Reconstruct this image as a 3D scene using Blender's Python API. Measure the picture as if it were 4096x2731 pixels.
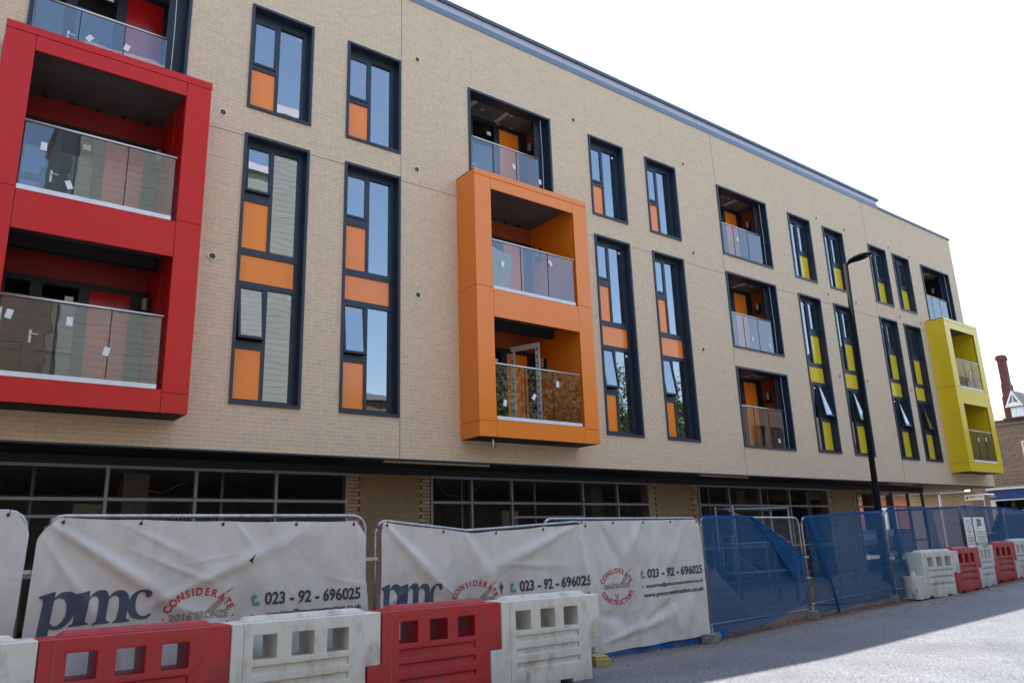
import bpy, bmesh, math, random
from mathutils import Vector, Matrix
random.seed(7)
SC = bpy.context.scene
COL = SC.collection
for o in list(bpy.data.objects): bpy.data.objects.remove(o)

# ------------------------------------------------------------------ camera
PIT, YAW, ROL = math.radians(14.944), math.radians(37.710), math.radians(-1.958)
F = Vector((math.sin(YAW)*math.cos(PIT), math.cos(YAW)*math.cos(PIT), math.sin(PIT)))
rt = Vector((math.cos(YAW), -math.sin(YAW), 0)); up = rt.cross(F)
R = math.cos(ROL)*rt + math.sin(ROL)*up
U = -math.sin(ROL)*rt + math.cos(ROL)*up
cam = bpy.data.cameras.new('camera'); cam.lens = 27.304; cam.sensor_width = 36; cam.clip_end = 2000
co = bpy.data.objects.new('camera', cam); COL.objects.link(co)
co.matrix_world = Matrix(((R.x, U.x, -F.x, 0), (R.y, U.y, -F.y, 0), (R.z, U.z, -F.z, 0), (0, 0, 0, 1)))
SC.camera = co

# ------------------------------------------------------------------ sky, sun, exposure
SUN_EL, SUN_AZ = math.radians(63.9), math.radians(6)      # azimuth from +Y towards +X
w = bpy.data.worlds.new('World'); SC.world = w; w.use_nodes = True
nt = w.node_tree; nt.nodes.clear()
N = nt.nodes.new; L = nt.links.new
out = N('ShaderNodeOutputWorld'); bg = N('ShaderNodeBackground'); bg.inputs[1].default_value = 0.15
sky = N('ShaderNodeTexSky'); sky.sky_type = 'NISHITA'; sky.sun_disc = False
sky.sun_elevation = SUN_EL; sky.sun_rotation = SUN_AZ; sky.air_density = 1.2; sky.dust_density = 1.6; sky.ozone_density = 1.0
tc = N('ShaderNodeTexCoord'); mp = N('ShaderNodeMapping'); mp.inputs['Scale'].default_value = (1, 1, 2.6)
nz = N('ShaderNodeTexNoise'); nz.inputs['Scale'].default_value = 2.1; nz.inputs['Detail'].default_value = 6; nz.inputs['Roughness'].default_value = .55
cr = N('ShaderNodeValToRGB'); cr.color_ramp.elements[0].position = .42; cr.color_ramp.elements[1].position = .68
sx = N('ShaderNodeSeparateXYZ'); ma = N('ShaderNodeMath'); ma.operation = 'MULTIPLY_ADD'; ma.inputs[1].default_value = .9; ma.inputs[2].default_value = -.08; ma.use_clamp = True
mx = N('ShaderNodeMath'); mx.operation = 'MAXIMUM'
mul = N('ShaderNodeMath'); mul.operation = 'MULTIPLY'; mul.inputs[1].default_value = .16
mix = N('ShaderNodeMixRGB'); mix.inputs[2].default_value = (4.3, 4.75, 5.1, 1)
L(tc.outputs['Generated'], mp.inputs[0]); L(mp.outputs[0], nz.inputs[0]); L(nz.outputs[0], cr.inputs[0]); L(cr.outputs[0], mul.inputs[0])
L(tc.outputs['Generated'], sx.inputs[0]); L(sx.outputs[1], ma.inputs[0]); L(ma.outputs[0], mx.inputs[0]); L(mul.outputs[0], mx.inputs[1])
L(mx.outputs[0], mix.inputs[0]); L(sky.outputs[0], mix.inputs[1]); L(mix.outputs[0], bg.inputs[0]); L(bg.outputs[0], out.inputs[0])
sl = bpy.data.lights.new('sun', 'SUN'); sl.energy = 5.0; sl.angle = math.radians(.5); sl.color = (1, .96, .9)
so = bpy.data.objects.new('sun', sl); COL.objects.link(so)
sd = Vector((math.sin(SUN_AZ)*math.cos(SUN_EL), math.cos(SUN_AZ)*math.cos(SUN_EL), math.sin(SUN_EL)))
so.rotation_euler = sd.to_track_quat('Z', 'Y').to_euler(); so.location = (10, 10, 40)
SC.view_settings.view_transform = 'Standard'; SC.view_settings.look = 'None'
SC.view_settings.exposure = 1.55; SC.view_settings.gamma = 1
SC.render.engine = 'CYCLES'
SC.cycles.max_bounces = 8; SC.cycles.transparent_max_bounces = 16; SC.cycles.glossy_bounces = 4

# ------------------------------------------------------------------ materials
def newmat(name):
    m = bpy.data.materials.new(name); m.use_nodes = True
    return m, m.node_tree, m.node_tree.nodes['Principled BSDF']
def mat(name, col, rough=.6, metal=0, var=.12, scale=6, bump=0, bscale=40, spec=.5, dirt=None, coat=0, dscale=3, damt=.5):
    m, t, b = newmat(name); n = t.nodes.new; l = t.links.new
    b.inputs['Roughness'].default_value = rough; b.inputs['Metallic'].default_value = metal
    b.inputs['Specular IOR Level'].default_value = spec; b.inputs['Coat Weight'].default_value = coat; b.inputs['Coat Roughness'].default_value = .15
    tcn = n('ShaderNodeTexCoord'); no = n('ShaderNodeTexNoise'); no.inputs['Scale'].default_value = scale; no.inputs['Detail'].default_value = 5
    l(tcn.outputs['Object'], no.inputs[0])
    mr = n('ShaderNodeMapRange'); mr.inputs[1].default_value = .25; mr.inputs[2].default_value = .75; mr.inputs[3].default_value = 1-var; mr.inputs[4].default_value = 1+var
    l(no.outputs[0], mr.inputs[0])
    mm = n('ShaderNodeVectorMath'); mm.operation = 'SCALE'; mm.inputs[0].default_value = col[:3]; l(mr.outputs[0], mm.inputs['Scale'])
    last = mm.outputs[0]
    if dirt:
        n2 = n('ShaderNodeTexNoise'); n2.inputs['Scale'].default_value = dscale; n2.inputs['Detail'].default_value = 9; n2.inputs['Roughness'].default_value = .7
        mpn = n('ShaderNodeMapping'); mpn.inputs['Scale'].default_value = (1, 1, .45); l(tcn.outputs['Object'], mpn.inputs[0]); l(mpn.outputs[0], n2.inputs[0])
        r2 = n('ShaderNodeValToRGB'); r2.color_ramp.elements[0].position = .5; r2.color_ramp.elements[1].position = .72
        r2.color_ramp.elements[1].color = (damt, damt, damt, 1)
        l(n2.outputs[0], r2.inputs[0]); mi = n('ShaderNodeMixRGB'); mi.inputs[2].default_value = (*dirt, 1)
        l(r2.outputs[0], mi.inputs[0]); l(last, mi.inputs[1]); last = mi.outputs[0]
    l(last, b.inputs['Base Color'])
    if bump:
        nb = n('ShaderNodeTexNoise'); nb.inputs['Scale'].default_value = bscale; nb.inputs['Detail'].default_value = 4; l(tcn.outputs['Object'], nb.inputs[0])
        bp = n('ShaderNodeBump'); bp.inputs['Strength'].default_value = bump; bp.inputs['Distance'].default_value = .01
        l(nb.outputs[0], bp.inputs['Height']); l(bp.outputs[0], b.inputs['Normal'])
    return m
def brick(name, c1, c2, mort, axis='xz', bw=.225, rh=.075, ms=.006, bias=0, stain=(.30, .25, .20), stamt=.25, bump=.5):
    m, t, b = newmat(name); n = t.nodes.new; l = t.links.new
    tcn = n('ShaderNodeTexCoord'); s = n('ShaderNodeSeparateXYZ'); c = n('ShaderNodeCombineXYZ')
    l(tcn.outputs['Object'], s.inputs[0]); l(s.outputs[0 if axis[0] == 'x' else 1], c.inputs[0]); l(s.outputs[2], c.inputs[1])
    br = n('ShaderNodeTexBrick'); br.inputs['Color1'].default_value = (*c1, 1); br.inputs['Color2'].default_value = (*c2, 1); br.inputs['Mortar'].default_value = (*mort, 1)
    br.inputs['Scale'].default_value = 1; br.inputs['Mortar Size'].default_value = ms; br.inputs['Mortar Smooth'].default_value = .15
    br.inputs['Brick Width'].default_value = bw; br.inputs['Row Height'].default_value = rh; br.inputs['Bias'].default_value = bias
    l(c.outputs[0], br.inputs[0])
    no = n('ShaderNodeTexNoise'); no.inputs['Scale'].default_value = .5; no.inputs['Detail'].default_value = 7; no.inputs['Roughness'].default_value = .62; l(tcn.outputs['Object'], no.inputs[0])
    mr = n('ShaderNodeMapRange'); mr.inputs[1].default_value = .3; mr.inputs[2].default_value = .7; mr.inputs[3].default_value = 0; mr.inputs[4].default_value = stamt
    l(no.outputs[0], mr.inputs[0]); mi = n('ShaderNodeMixRGB'); mi.inputs[2].default_value = (*stain, 1); l(mr.outputs[0], mi.inputs[0]); l(br.outputs[0], mi.inputs[1])
    nf = n('ShaderNodeTexNoise'); nf.inputs['Scale'].default_value = 9; nf.inputs['Detail'].default_value = 6; l(tcn.outputs['Object'], nf.inputs[0])
    m2 = n('ShaderNodeMapRange'); m2.inputs[1].default_value = .3; m2.inputs[2].default_value = .7; m2.inputs[3].default_value = .93; m2.inputs[4].default_value = 1.06; l(nf.outputs[0], m2.inputs[0])
    sc_ = n('ShaderNodeVectorMath'); sc_.operation = 'SCALE'; l(mi.outputs[0], sc_.inputs[0]); l(m2.outputs[0], sc_.inputs['Scale'])
    l(sc_.outputs[0], b.inputs['Base Color']); b.inputs['Roughness'].default_value = .85; b.inputs['Specular IOR Level'].default_value = .25
    bp = n('ShaderNodeBump'); bp.inputs['Strength'].default_value = bump; bp.inputs['Distance'].default_value = .006; bp.invert = True
    l(br.outputs['Fac'], bp.inputs['Height']); l(bp.outputs[0], b.inputs['Normal'])
    return m
def glass(name, tint=(.75, .85, .85), ior=1.6, wav=.010, wscale=2.2, lo=0.0, refl=(.9, .95, 1)):
    m = bpy.data.materials.new(name); m.use_nodes = True; t = m.node_tree; t.nodes.clear(); n = t.nodes.new; l = t.links.new
    o = n('ShaderNodeOutputMaterial'); mi = n('ShaderNodeMixShader'); tr = n('ShaderNodeBsdfTransparent'); gl = n('ShaderNodeBsdfGlossy')
    tr.inputs[0].default_value = (*tint, 1); gl.inputs['Roughness'].default_value = 0.0; gl.inputs[0].default_value = (*refl, 1)
    fr = n('ShaderNodeFresnel'); fr.inputs[0].default_value = ior
    a = n('ShaderNodeMath'); a.operation = 'ADD'; a.inputs[1].default_value = lo; a.use_clamp = True
    tcn = n('ShaderNodeTexCoord'); no = n('ShaderNodeTexNoise'); no.inputs['Scale'].default_value = wscale; no.inputs['Detail'].default_value = 1
    l(tcn.outputs['Object'], no.inputs[0]); bp = n('ShaderNodeBump'); bp.inputs['Strength'].default_value = 1; bp.inputs['Distance'].default_value = wav
    l(no.outputs[0], bp.inputs['Height']); l(bp.outputs[0], gl.inputs['Normal'])
    l(fr.outputs[0], a.inputs[0]); l(a.outputs[0], mi.inputs[0]); l(tr.outputs[0], mi.inputs[1]); l(gl.outputs[0], mi.inputs[2]); l(mi.outputs[0], o.inputs[0])
    return m
def netmat(name, col, opac, scale=0):
    m = bpy.data.materials.new(name); m.use_nodes = True; t = m.node_tree; t.nodes.clear(); n = t.nodes.new; l = t.links.new
    o = n('ShaderNodeOutputMaterial'); mi = n('ShaderNodeMixShader'); tr = n('ShaderNodeBsdfTransparent'); ad = n('ShaderNodeMixShader'); ad.inputs[0].default_value = .35
    df = n('ShaderNodeBsdfDiffuse'); tl = n('ShaderNodeBsdfTranslucent'); df.inputs[0].default_value = (*col, 1); tl.inputs[0].default_value = (*col, 1)
    tr.inputs[0].default_value = (.93, .96, 1, 1)
    tcn = n('ShaderNodeTexCoord'); no = n('ShaderNodeTexNoise'); no.inputs['Scale'].default_value = 2.2; no.inputs['Detail'].default_value = 6
    l(tcn.outputs['Object'], no.inputs[0]); mr = n('ShaderNodeMapRange'); mr.inputs[1].default_value = .3; mr.inputs[2].default_value = .7
    mr.inputs[3].default_value = opac-.04; mr.inputs[4].default_value = opac+.04; l(no.outputs[0], mr.inputs[0])
    l(mr.outputs[0], mi.inputs[0]); l(df.outputs[0], ad.inputs[1]); l(tl.outputs[0], ad.inputs[2]); l(tr.outputs[0], mi.inputs[1]); l(ad.outputs[0], mi.inputs[2]); l(mi.outputs[0], o.inputs[0])
    return m
M = {}
M['brick'] = brick('buff brick', (.74, .53, .315), (.65, .48, .32), (.75, .65, .55), stain=(.66, .50, .37), stamt=.35, bias=-.05, ms=.0065)
M['pier'] = brick('ochre brick', (.36, .25, .12), (.29, .21, .11), (.25, .19, .12), stain=(.16, .11, .07), stamt=.5)
M['quoin'] = mat('toothed brick', (.36, .25, .15), .9, var=.35, scale=7, bump=.4)
M['dbrick'] = brick('brown stock brick', (.24, .175, .11), (.12, .09, .065), (.46, .41, .34), axis='yz', ms=.009, stain=(.12, .09, .07), bias=.1)
M['dbrickx'] = brick('brown stock brick front', (.15, .09, .06), (.09, .06, .045), (.20, .18, .16), axis='xz', ms=.009, stain=(.12, .09, .07), bias=.1)
M['rbrick'] = brick('red brick', (.50, .16, .08), (.34, .11, .07), (.45, .38, .32), axis='yz', ms=.009)
M['navy'] = mat('navy painted aluminium', (.022, .033, .055), .38, var=.15, spec=.45)
M['navyd'] = mat('dark frame aluminium', (.012, .017, .026), .45, var=.15)
M['orange'] = mat('orange cladding', (.92, .235, .014), .3, var=.03, scale=1.5, coat=.2, bump=.03, bscale=1.2)
M['red'] = mat('red cladding', (.62, .008, .006), .34, var=.04, scale=1.5, coat=.12, spec=.35, bump=.03, bscale=1.2)
M['yellow'] = mat('yellow cladding', (.84, .585, .02), .3, var=.03, scale=1.5, coat=.3, bump=.03, bscale=1.2)
M['orangep'] = mat('orange glazed panel', (.97, .25, .022), .16, var=.02, coat=.25)
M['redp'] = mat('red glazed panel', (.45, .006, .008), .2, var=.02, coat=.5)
M['yellowp'] = mat('yellow glazed panel', (.80, .58, .02), .12, var=.02, coat=.6)
M['joint'] = mat('sealant joint', (.20, .16, .12), .8)
M['black'] = mat('black backing', (.012, .012, .013), .7)
M['soffit'] = mat('dark soffit', (.018, .018, .02), .6)
M['grey'] = mat('pale grey trim', (.42, .44, .50), .4, metal=.0, var=.05)
M['cap'] = mat('grey flashing', (.15, .20, .28), .4, var=.08)
M['capl'] = mat('lilac grey coping panel', (.50, .47, .55), .45, var=.05)
M['capt'] = mat('teal grey coping edge', (.07, .10, .13), .4, var=.05)
M['alu'] = mat('mill aluminium', (.22, .235, .25), .45, metal=.35, var=.15, dirt=(.12, .12, .12))
M['steel'] = mat('polished steel rail', (.62, .60, .56), .28, metal=.9, var=.05)
M['kerb'] = mat('white edge trim', (.8, .8, .8), .45, var=.06, dirt=(.5, .5, .5), damt=.3)
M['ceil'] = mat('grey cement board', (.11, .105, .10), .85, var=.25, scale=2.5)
M['patch'] = mat('filler patch', (.5, .46, .43), .9, var=.1)
M['conc'] = mat('concrete', (.27, .25, .22), .9, var=.25, scale=3, dirt=(.12, .11, .1))
M['plaster'] = mat('pale plaster', (.55, .56, .52), .9, var=.05)
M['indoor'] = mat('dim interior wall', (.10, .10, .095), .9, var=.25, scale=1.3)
M['glass'] = glass('window glass', (.72, .78, .76), 1.9, wav=.0008, lo=.23, refl=(.90, .95, 1))
M['bglass'] = glass('balustrade glass', (.86, .92, .90), 1.6, wav=.0008, lo=.09)
M['sglass'] = glass('shop glass', (.7, .75, .75), 1.6, wav=.003, lo=.02)
M['label'] = mat('paper label', (.78, .80, .78), .7, var=.1, scale=60)
M['lamp'] = mat('frosted lamp', (.30, .27, .27), .4)
M['vent'] = mat('cream vent ring', (.78, .72, .52), .6)
M['ventd'] = mat('vent grille', (.10, .09, .05), .8)
M['timber'] = mat('raw timber', (.34, .26, .16), .8, var=.2, scale=12)
M['tape'] = mat('white protective tape', (.70, .73, .76), .6, var=.06)
M['blue'] = mat('blue print', (.02, .06, .35), .6)
M['white'] = mat('white paint', (.76, .76, .74), .5, var=.06)
M['galvd'] = mat('dull scaffold tube', (.20, .20, .20), .5, metal=.4, var=.3, scale=14, dirt=(.12, .10, .08), dscale=9)
M['galv'] = mat('galvanised tube', (.36, .38, .39), .4, metal=.7, var=.3, scale=14, dirt=(.22, .2, .18), dscale=9)
M['banner'] = mat('grey white mesh banner', (.535, .51, .48), .85, var=.09, scale=2.2, bump=.12, bscale=260, dirt=(.33, .30, .265), dscale=1.6, damt=.55)
M['barw'] = mat('white plastic barrier', (.54, .53, .47), .5, var=.10, scale=3, bump=.15, bscale=18, dirt=(.20, .15, .10), dscale=4.5, damt=.8)
M['barr'] = mat('red plastic barrier', (.34, .009, .014), .42, var=.12, scale=3, bump=.12, bscale=25, dirt=(.16, .05, .045), dscale=4.5, damt=.7)
M['net'] = netmat('blue debris net', (.028, .13, .30), .55)
M['netd'] = netmat('doubled blue net', (.015, .13, .44), .80)
M['ink'] = mat('navy ink', (.055, .07, .11), .8, var=.25, scale=5)
M['inkg'] = mat('green ink', (.06, .28, .22), .8)
M['inkr'] = mat('red ink', (.42, .035, .05), .8)
M['inkb'] = mat('bronze ink', (.27, .22, .18), .8)
M['inkk'] = mat('black ink', (.045, .055, .065), .8)
M['green'] = mat('green sign paint', (.02, .28, .09), .6)
M['sign'] = mat('white sign board', (.74, .75, .72), .5, var=.04)
M['bluef'] = mat('blue fascia', (.012, .06, .24), .5, var=.08)
M['pole'] = mat('black lamp post paint', (.008, .009, .011), .85, spec=.08)
M['lens'] = mat('lamp lens', (.33, .29, .24), .3)
M['block'] = mat('concrete foot', (.20, .18, .155), .95, var=.35, scale=12, bump=.6, dirt=(.08, .07, .06))
M['blocky'] = mat('worn yellow painted concrete foot', (.36, .30, .12), .95, var=.3, scale=9, bump=.6, dirt=(.10, .09, .08), dscale=11, damt=1)
M['tile'] = brick('clay roof tile', (.36, .24, .16), (.20, .15, .12), (.08, .06, .05), axis='yz', bw=.35, rh=.22, ms=.02, stain=(.5, .45, .35), stamt=.6)
M['slate'] = brick('weathered slate', (.22, .21, .19), (.13, .13, .13), (.05, .05, .05), axis='yz', bw=.5, rh=.3, ms=.02, stain=(.45, .42, .33), stamt=.6)
M['oldwall'] = mat('dark old brickwork', (.10, .055, .04), .9, var=.4, scale=1, bump=.4)
M['chim'] = mat('red chimney brick', (.11, .032, .025), .9, var=.35, scale=2, bump=.4)
M['lead'] = mat('lead flashing', (.15, .16, .17), .6)
M['soil'] = mat('soil and rubble', (.13, .095, .07), .95, var=.4, scale=8, bump=.8)
M['leaf'] = mat('dead leaves', (.13, .045, .025), .9, var=.7, scale=20)
M['leafg'] = mat('green foliage', (.07, .11, .03), .8, var=.4, scale=4)
M['bark'] = mat('bark', (.09, .07, .05), .95, var=.3, bump=.6)
M['cardark'] = mat('dark car paint', (.05, .065, .09), .2, coat=.8)
M['carlight'] = mat('silver car paint', (.45, .47, .5), .25, metal=.3, coat=.8)
M['tyre'] = mat('tyre rubber', (.015, .015, .015), .9)
M['flag'] = mat('paving', (.22, .21, .2), .9, var=.2, bump=.3)

def siding():
    m, t, b = newmat('pale lapped siding'); n = t.nodes.new; l = t.links.new
    tcn = n('ShaderNodeTexCoord'); wv = n('ShaderNodeTexBrick')
    s = n('ShaderNodeSeparateXYZ'); c = n('ShaderNodeCombineXYZ'); l(tcn.outputs['Object'], s.inputs[0]); l(s.outputs[0], c.inputs[0]); l(s.outputs[2], c.inputs[1])
    wv.inputs['Color1'].default_value = (.27, .285, .26, 1); wv.inputs['Color2'].default_value = (.25, .265, .245, 1); wv.inputs['Mortar'].default_value = (.13, .135, .125, 1)
    wv.inputs['Scale'].default_value = 1; wv.inputs['Brick Width'].default_value = 6.3; wv.inputs['Row Height'].default_value = .31; wv.inputs['Mortar Size'].default_value = .016
    l(c.outputs[0], wv.inputs[0]); l(wv.outputs[0], b.inputs['Base Color']); b.inputs['Roughness'].default_value = .8
    return m
M['siding'] = siding()
def asphalt():
    m, t, b = newmat('worn asphalt'); n = t.nodes.new; l = t.links.new
    tcn = n('ShaderNodeTexCoord')
    a = n('ShaderNodeTexNoise'); a.inputs['Scale'].default_value = 34; a.inputs['Detail'].default_value = 6; a.inputs['Roughness'].default_value = .75; l(tcn.outputs['Object'], a.inputs[0])
    r = n('ShaderNodeValToRGB'); e = r.color_ramp.elements; e[0].position = .38; e[0].color = (.012, .013, .017, 1); e[1].position = .66; e[1].color = (.225, .228, .245, 1); l(a.outputs[0], r.inputs[0])
    v = n('ShaderNodeTexVoronoi'); v.inputs['Scale'].default_value = 38; l(tcn.outputs['Object'], v.inputs[0])
    vr = n('ShaderNodeValToRGB'); vr.color_ramp.elements[0].position = .06; vr.color_ramp.elements[0].color = (.35, .35, .36, 1); vr.color_ramp.elements[1].position = .14; vr.color_ramp.elements[1].color = (0, 0, 0, 1); l(v.outputs[0], vr.inputs[0])
    ad = n('ShaderNodeMixRGB'); ad.blend_type = 'ADD'; ad.inputs[0].default_value = .45; l(r.outputs[0], ad.inputs[1]); l(vr.outputs[0], ad.inputs[2])
    b2 = n('ShaderNodeTexNoise'); b2.inputs['Scale'].default_value = .7; b2.inputs['Detail'].default_value = 6; l(tcn.outputs['Object'], b2.inputs[0])
    mr = n('ShaderNodeMapRange'); mr.inputs[1].default_value = .3; mr.inputs[2].default_value = .7; mr.inputs[3].default_value = .72; mr.inputs[4].default_value = 1.25; l(b2.outputs[0], mr.inputs[0])
    sc_ = n('ShaderNodeVectorMath'); sc_.operation = 'SCALE'; l(ad.outputs[0], sc_.inputs[0]); l(mr.outputs[0], sc_.inputs['Scale'])
    # dust drifting in from the fence side (worn surface, fixed to the place)
    s = n('ShaderNodeSeparateXYZ'); l(tcn.outputs['Object'], s.inputs[0])
    b3 = n('ShaderNodeTexNoise'); b3.inputs['Scale'].default_value = 1.6; b3.inputs['Detail'].default_value = 8; l(tcn.outputs['Object'], b3.inputs[0])
    m3 = n('ShaderNodeMath'); m3.operation = 'MULTIPLY_ADD'; m3.inputs[1].default_value = 2.2; l(b3.outputs[0], m3.inputs[0]); l(s.outputs[1], m3.inputs[2])
    m4 = n('ShaderNodeMapRange'); m4.inputs[1].default_value = 8.7; m4.inputs[2].default_value = 9.9; m4.inputs[4].default_value = .85; l(m3.outputs[0], m4.inputs[0])
    mi = n('ShaderNodeMixRGB'); mi.inputs[2].default_value = (.17, .15, .125, 1); l(m4.outputs[0], mi.inputs[0]); l(sc_.outputs[0], mi.inputs[1])
    l(mi.outputs[0], b.inputs['Base Color']); b.inputs['Roughness'].default_value = .55
    bp = n('ShaderNodeBump'); bp.inputs['Strength'].default_value = 1; bp.inputs['Distance'].default_value = .014; l(a.outputs[0], bp.inputs['Height']); l(bp.outputs[0], b.inputs['Normal'])
    return m
M['asphalt'] = asphalt()

# ------------------------------------------------------------------ helpers
def link(o, parent=None):
    COL.objects.link(o)
    if parent: o.parent = parent
    return o
def tag(o, label=None, cat=None, group=None, kind=None):
    if label: o['label'] = label
    if cat: o['category'] = cat
    if group: o['group'] = group
    if kind: o['kind'] = kind
    return o
def thing(name, label, cat, loc=(0, 0, 0), group=None):
    o = bpy.data.objects.new(name, None); link(o); o.location = loc; o.empty_display_size = .2
    return tag(o, label, cat, group)
class MB:
    def __init__(s): s.v = []; s.f = []
    def box(s, x0, x1, y0, y1, z0, z1):
        i = len(s.v)
        s.v += [(x0, y0, z0), (x1, y0, z0), (x1, y1, z0), (x0, y1, z0), (x0, y0, z1), (x1, y0, z1), (x1, y1, z1), (x0, y1, z1)]
        s.f += [[i+a for a in q] for q in ((0, 3, 2, 1), (4, 5, 6, 7), (0, 1, 5, 4), (1, 2, 6, 5), (2, 3, 7, 6), (3, 0, 4, 7))]
        return s
    def poly(s, pts):
        i = len(s.v); s.v += [tuple(p) for p in pts]; s.f.append(list(range(i, i+len(pts)))); return s
    def prism(s, pts, d):       # closed prism: polygon pts moved by vector d
        i = len(s.v); n = len(pts); d = Vector(d)
        s.v += [tuple(p) for p in pts] + [tuple(Vector(p)+d) for p in pts]
        s.f.append([i+k for k in range(n)][::-1]); s.f.append([i+n+k for k in range(n)])
        for k in range(n): s.f.append([i+k, i+(k+1) % n, i+n+(k+1) % n, i+n+k])
        return s
    def tube(s, pts, r, n=8, r1=None, cap=True):
        pts = [Vector(p) for p in pts]; i0 = len(s.v); m = len(pts)
        for k, p in enumerate(pts):
            d = (pts[min(k+1, m-1)]-pts[max(k-1, 0)]).normalized()
            a = Vector((0, 0, 1)) if abs(d.z) < .9 else Vector((1, 0, 0))
            e1 = d.cross(a).normalized(); e2 = d.cross(e1)
            rr = r if r1 is None else r+(r1-r)*k/(m-1)
            for j in range(n):
                t = 2*math.pi*j/n; s.v.append(tuple(p+e1*rr*math.cos(t)+e2*rr*math.sin(t)))
        for k in range(m-1):
            for j in range(n):
                a, b = i0+k*n+j, i0+k*n+(j+1) % n; s.f.append([a, b, b+n, a+n])
        if cap: s.f.append([i0+j for j in range(n)]); s.f.append([i0+(m-1)*n+j for j in range(n)][::-1])
        return s
    def build(s, name, m, parent=None, smooth=False, bevel=0, loc=None, mats=None):
        me = bpy.data.meshes.new(name); me.from_pydata(s.v, [], s.f); me.update()
        b = bmesh.new(); b.from_mesh(me)
        bmesh.ops.recalc_face_normals(b, faces=b.faces)
        for q in b.faces:
            if len(b.faces) < 3 or name in ('pane', 'side_window', 'grille'):
                if q.normal.y > .01 or (abs(q.normal.y) <= .01 and q.normal.x > 0): q.normal_flip()
        if bevel:
            bmesh.ops.bevel(b, geom=list(b.edges), offset=bevel, segments=2, affect='EDGES', profile=.6, clamp_overlap=True)
        b.to_mesh(me); b.free()
        me.materials.append(M[m] if isinstance(m, str) else m)
        if smooth:
            for p in me.polygons: p.use_smooth = True
        o = bpy.data.objects.new(name, me); link(o, parent)
        if parent and parent.parent is None: pass
        return o
SPLIT = {'ceiling', 'side_lining', 'deck', 'side_wall', 'partition_wall', 'floor_slab', 'service_pipe', 'stud_partition', 'eyelet', 'fold', 'trailing_scrap', 'coping_panel', 'clip', 'expansion_joint', 'glass_joint', 'filler_patch', 'backing', 'pier_core', 'quoin_', 'gable_roof', 'lining'}
def islands(mb):
    par_ = list(range(len(mb.v)))
    def fd_(a):
        while par_[a] != a: par_[a] = par_[par_[a]]; a = par_[a]
        return a
    for q in mb.f:
        for k in q[1:]: par_[fd_(k)] = fd_(q[0])
    g = {}
    for q in mb.f: g.setdefault(fd_(q[0]), []).append(q)
    outl = []
    for fs in g.values():
        ids = sorted({i for q in fs for i in q}); mp_ = {a: i for i, a in enumerate(ids)}
        m2 = MB(); m2.v = [mb.v[i] for i in ids]; m2.f = [[mp_[i] for i in q] for q in fs]; outl.append(m2)
    return outl
def local(o, parent):            # keep a child that was built in world coordinates where it is
    root = parent
    off = Vector((0, 0, 0))
    while root: off += root.location; root = root.parent
    o.location = -off
    return o
def part(mb, name, m, parent, **k):
    if name in SPLIT:
        sp = islands(mb)
        if 1 < len(sp) < 60: return [part1(q, name, m, parent, **k) for q in sp][0]
    return part1(mb, name, m, parent, **k)
def part1(mb, name, m, parent, **k):
    o = mb.build(name, m, parent, **k); pl = Vector((0, 0, 0)); r = parent
    while r: pl += r.location; r = r.parent
    o.data.transform(Matrix.Translation(-pl)); return o
def copy_tree(o, parent=None):
    c = o.copy(); COL.objects.link(c); c.parent = parent
    for ch in list(o.children): copy_tree(ch, c)
    return c
def zg(x):
    return -1.6 if x < 10.5 else -1.6 + .0245*(min(x, 60)-10.5)

# ------------------------------------------------------------------ ground
def sheet(name, xs, y0, y1, dz, m):
    mb = MB()
    for a, b in zip(xs, xs[1:]): mb.poly([(a, y0, zg(a)+dz), (b, y0, zg(b)+dz), (b, y1, zg(b)+dz), (a, y1, zg(a)+dz)])
    o = mb.build(name, m); o['kind'] = 'structure'; return o
sheet('ground', [-400, 10.5, 60, 900], -400, 900, 0, 'soil')
sheet('road', [-200, 10.5, 60, 200], -5.2, 8.95, .004, 'asphalt')
mb = MB(); mb.box(-200, 10.5, -14, -5.2, -1.7, -1.48); o = mb.build('pavement', 'flag'); o['kind'] = 'structure'

# ------------------------------------------------------------------ the apartment building
Y0 = 13.70
ROOF = 12.635; SOFF = 1.79; XL, XR = -12.0, 35.36; YB = 24.0
BL = thing('apartment_building', 'long buff brick apartment block with navy framed windows and coloured boxed balconies', 'building', (0, Y0, -1.6))
WW = 1.315
colx = dict(A=4.24, B=6.335, C=13.44, D=15.65, F=22.71, G=24.84, H=27.95, I=29.78)
R0 = (8.505, 10.855); R1 = (2.632, 7.945)
opens = []
for k, x in colx.items(): opens += [(x, x+WW, *R0), (x, x+WW, *R1)]
LW = 2.57
opens += [(18.89, 21.46, 8.53, 10.855), (18.89, 21.46, 5.577, 7.976), (18.89, 21.46, 2.606, 5.0)]
opens += [(9.49, 12.08, 8.3, 10.855), (.52, 3.09, 8.3, 10.855), (32.10, 34.62, 8.3, 10.855)]
BX = dict(red=(.24, 3.385), orange=(9.12, 12.51), yellow=(31.64, 34.62))
JB = dict(red=.42, orange=.45, yellow=.43)
for k, (a, b) in BX.items():
    j = JB[k]; opens += [(a+j, b-j, 5.45, 8.07), (a+j, b-j, 2.55, 5.16)]
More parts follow.
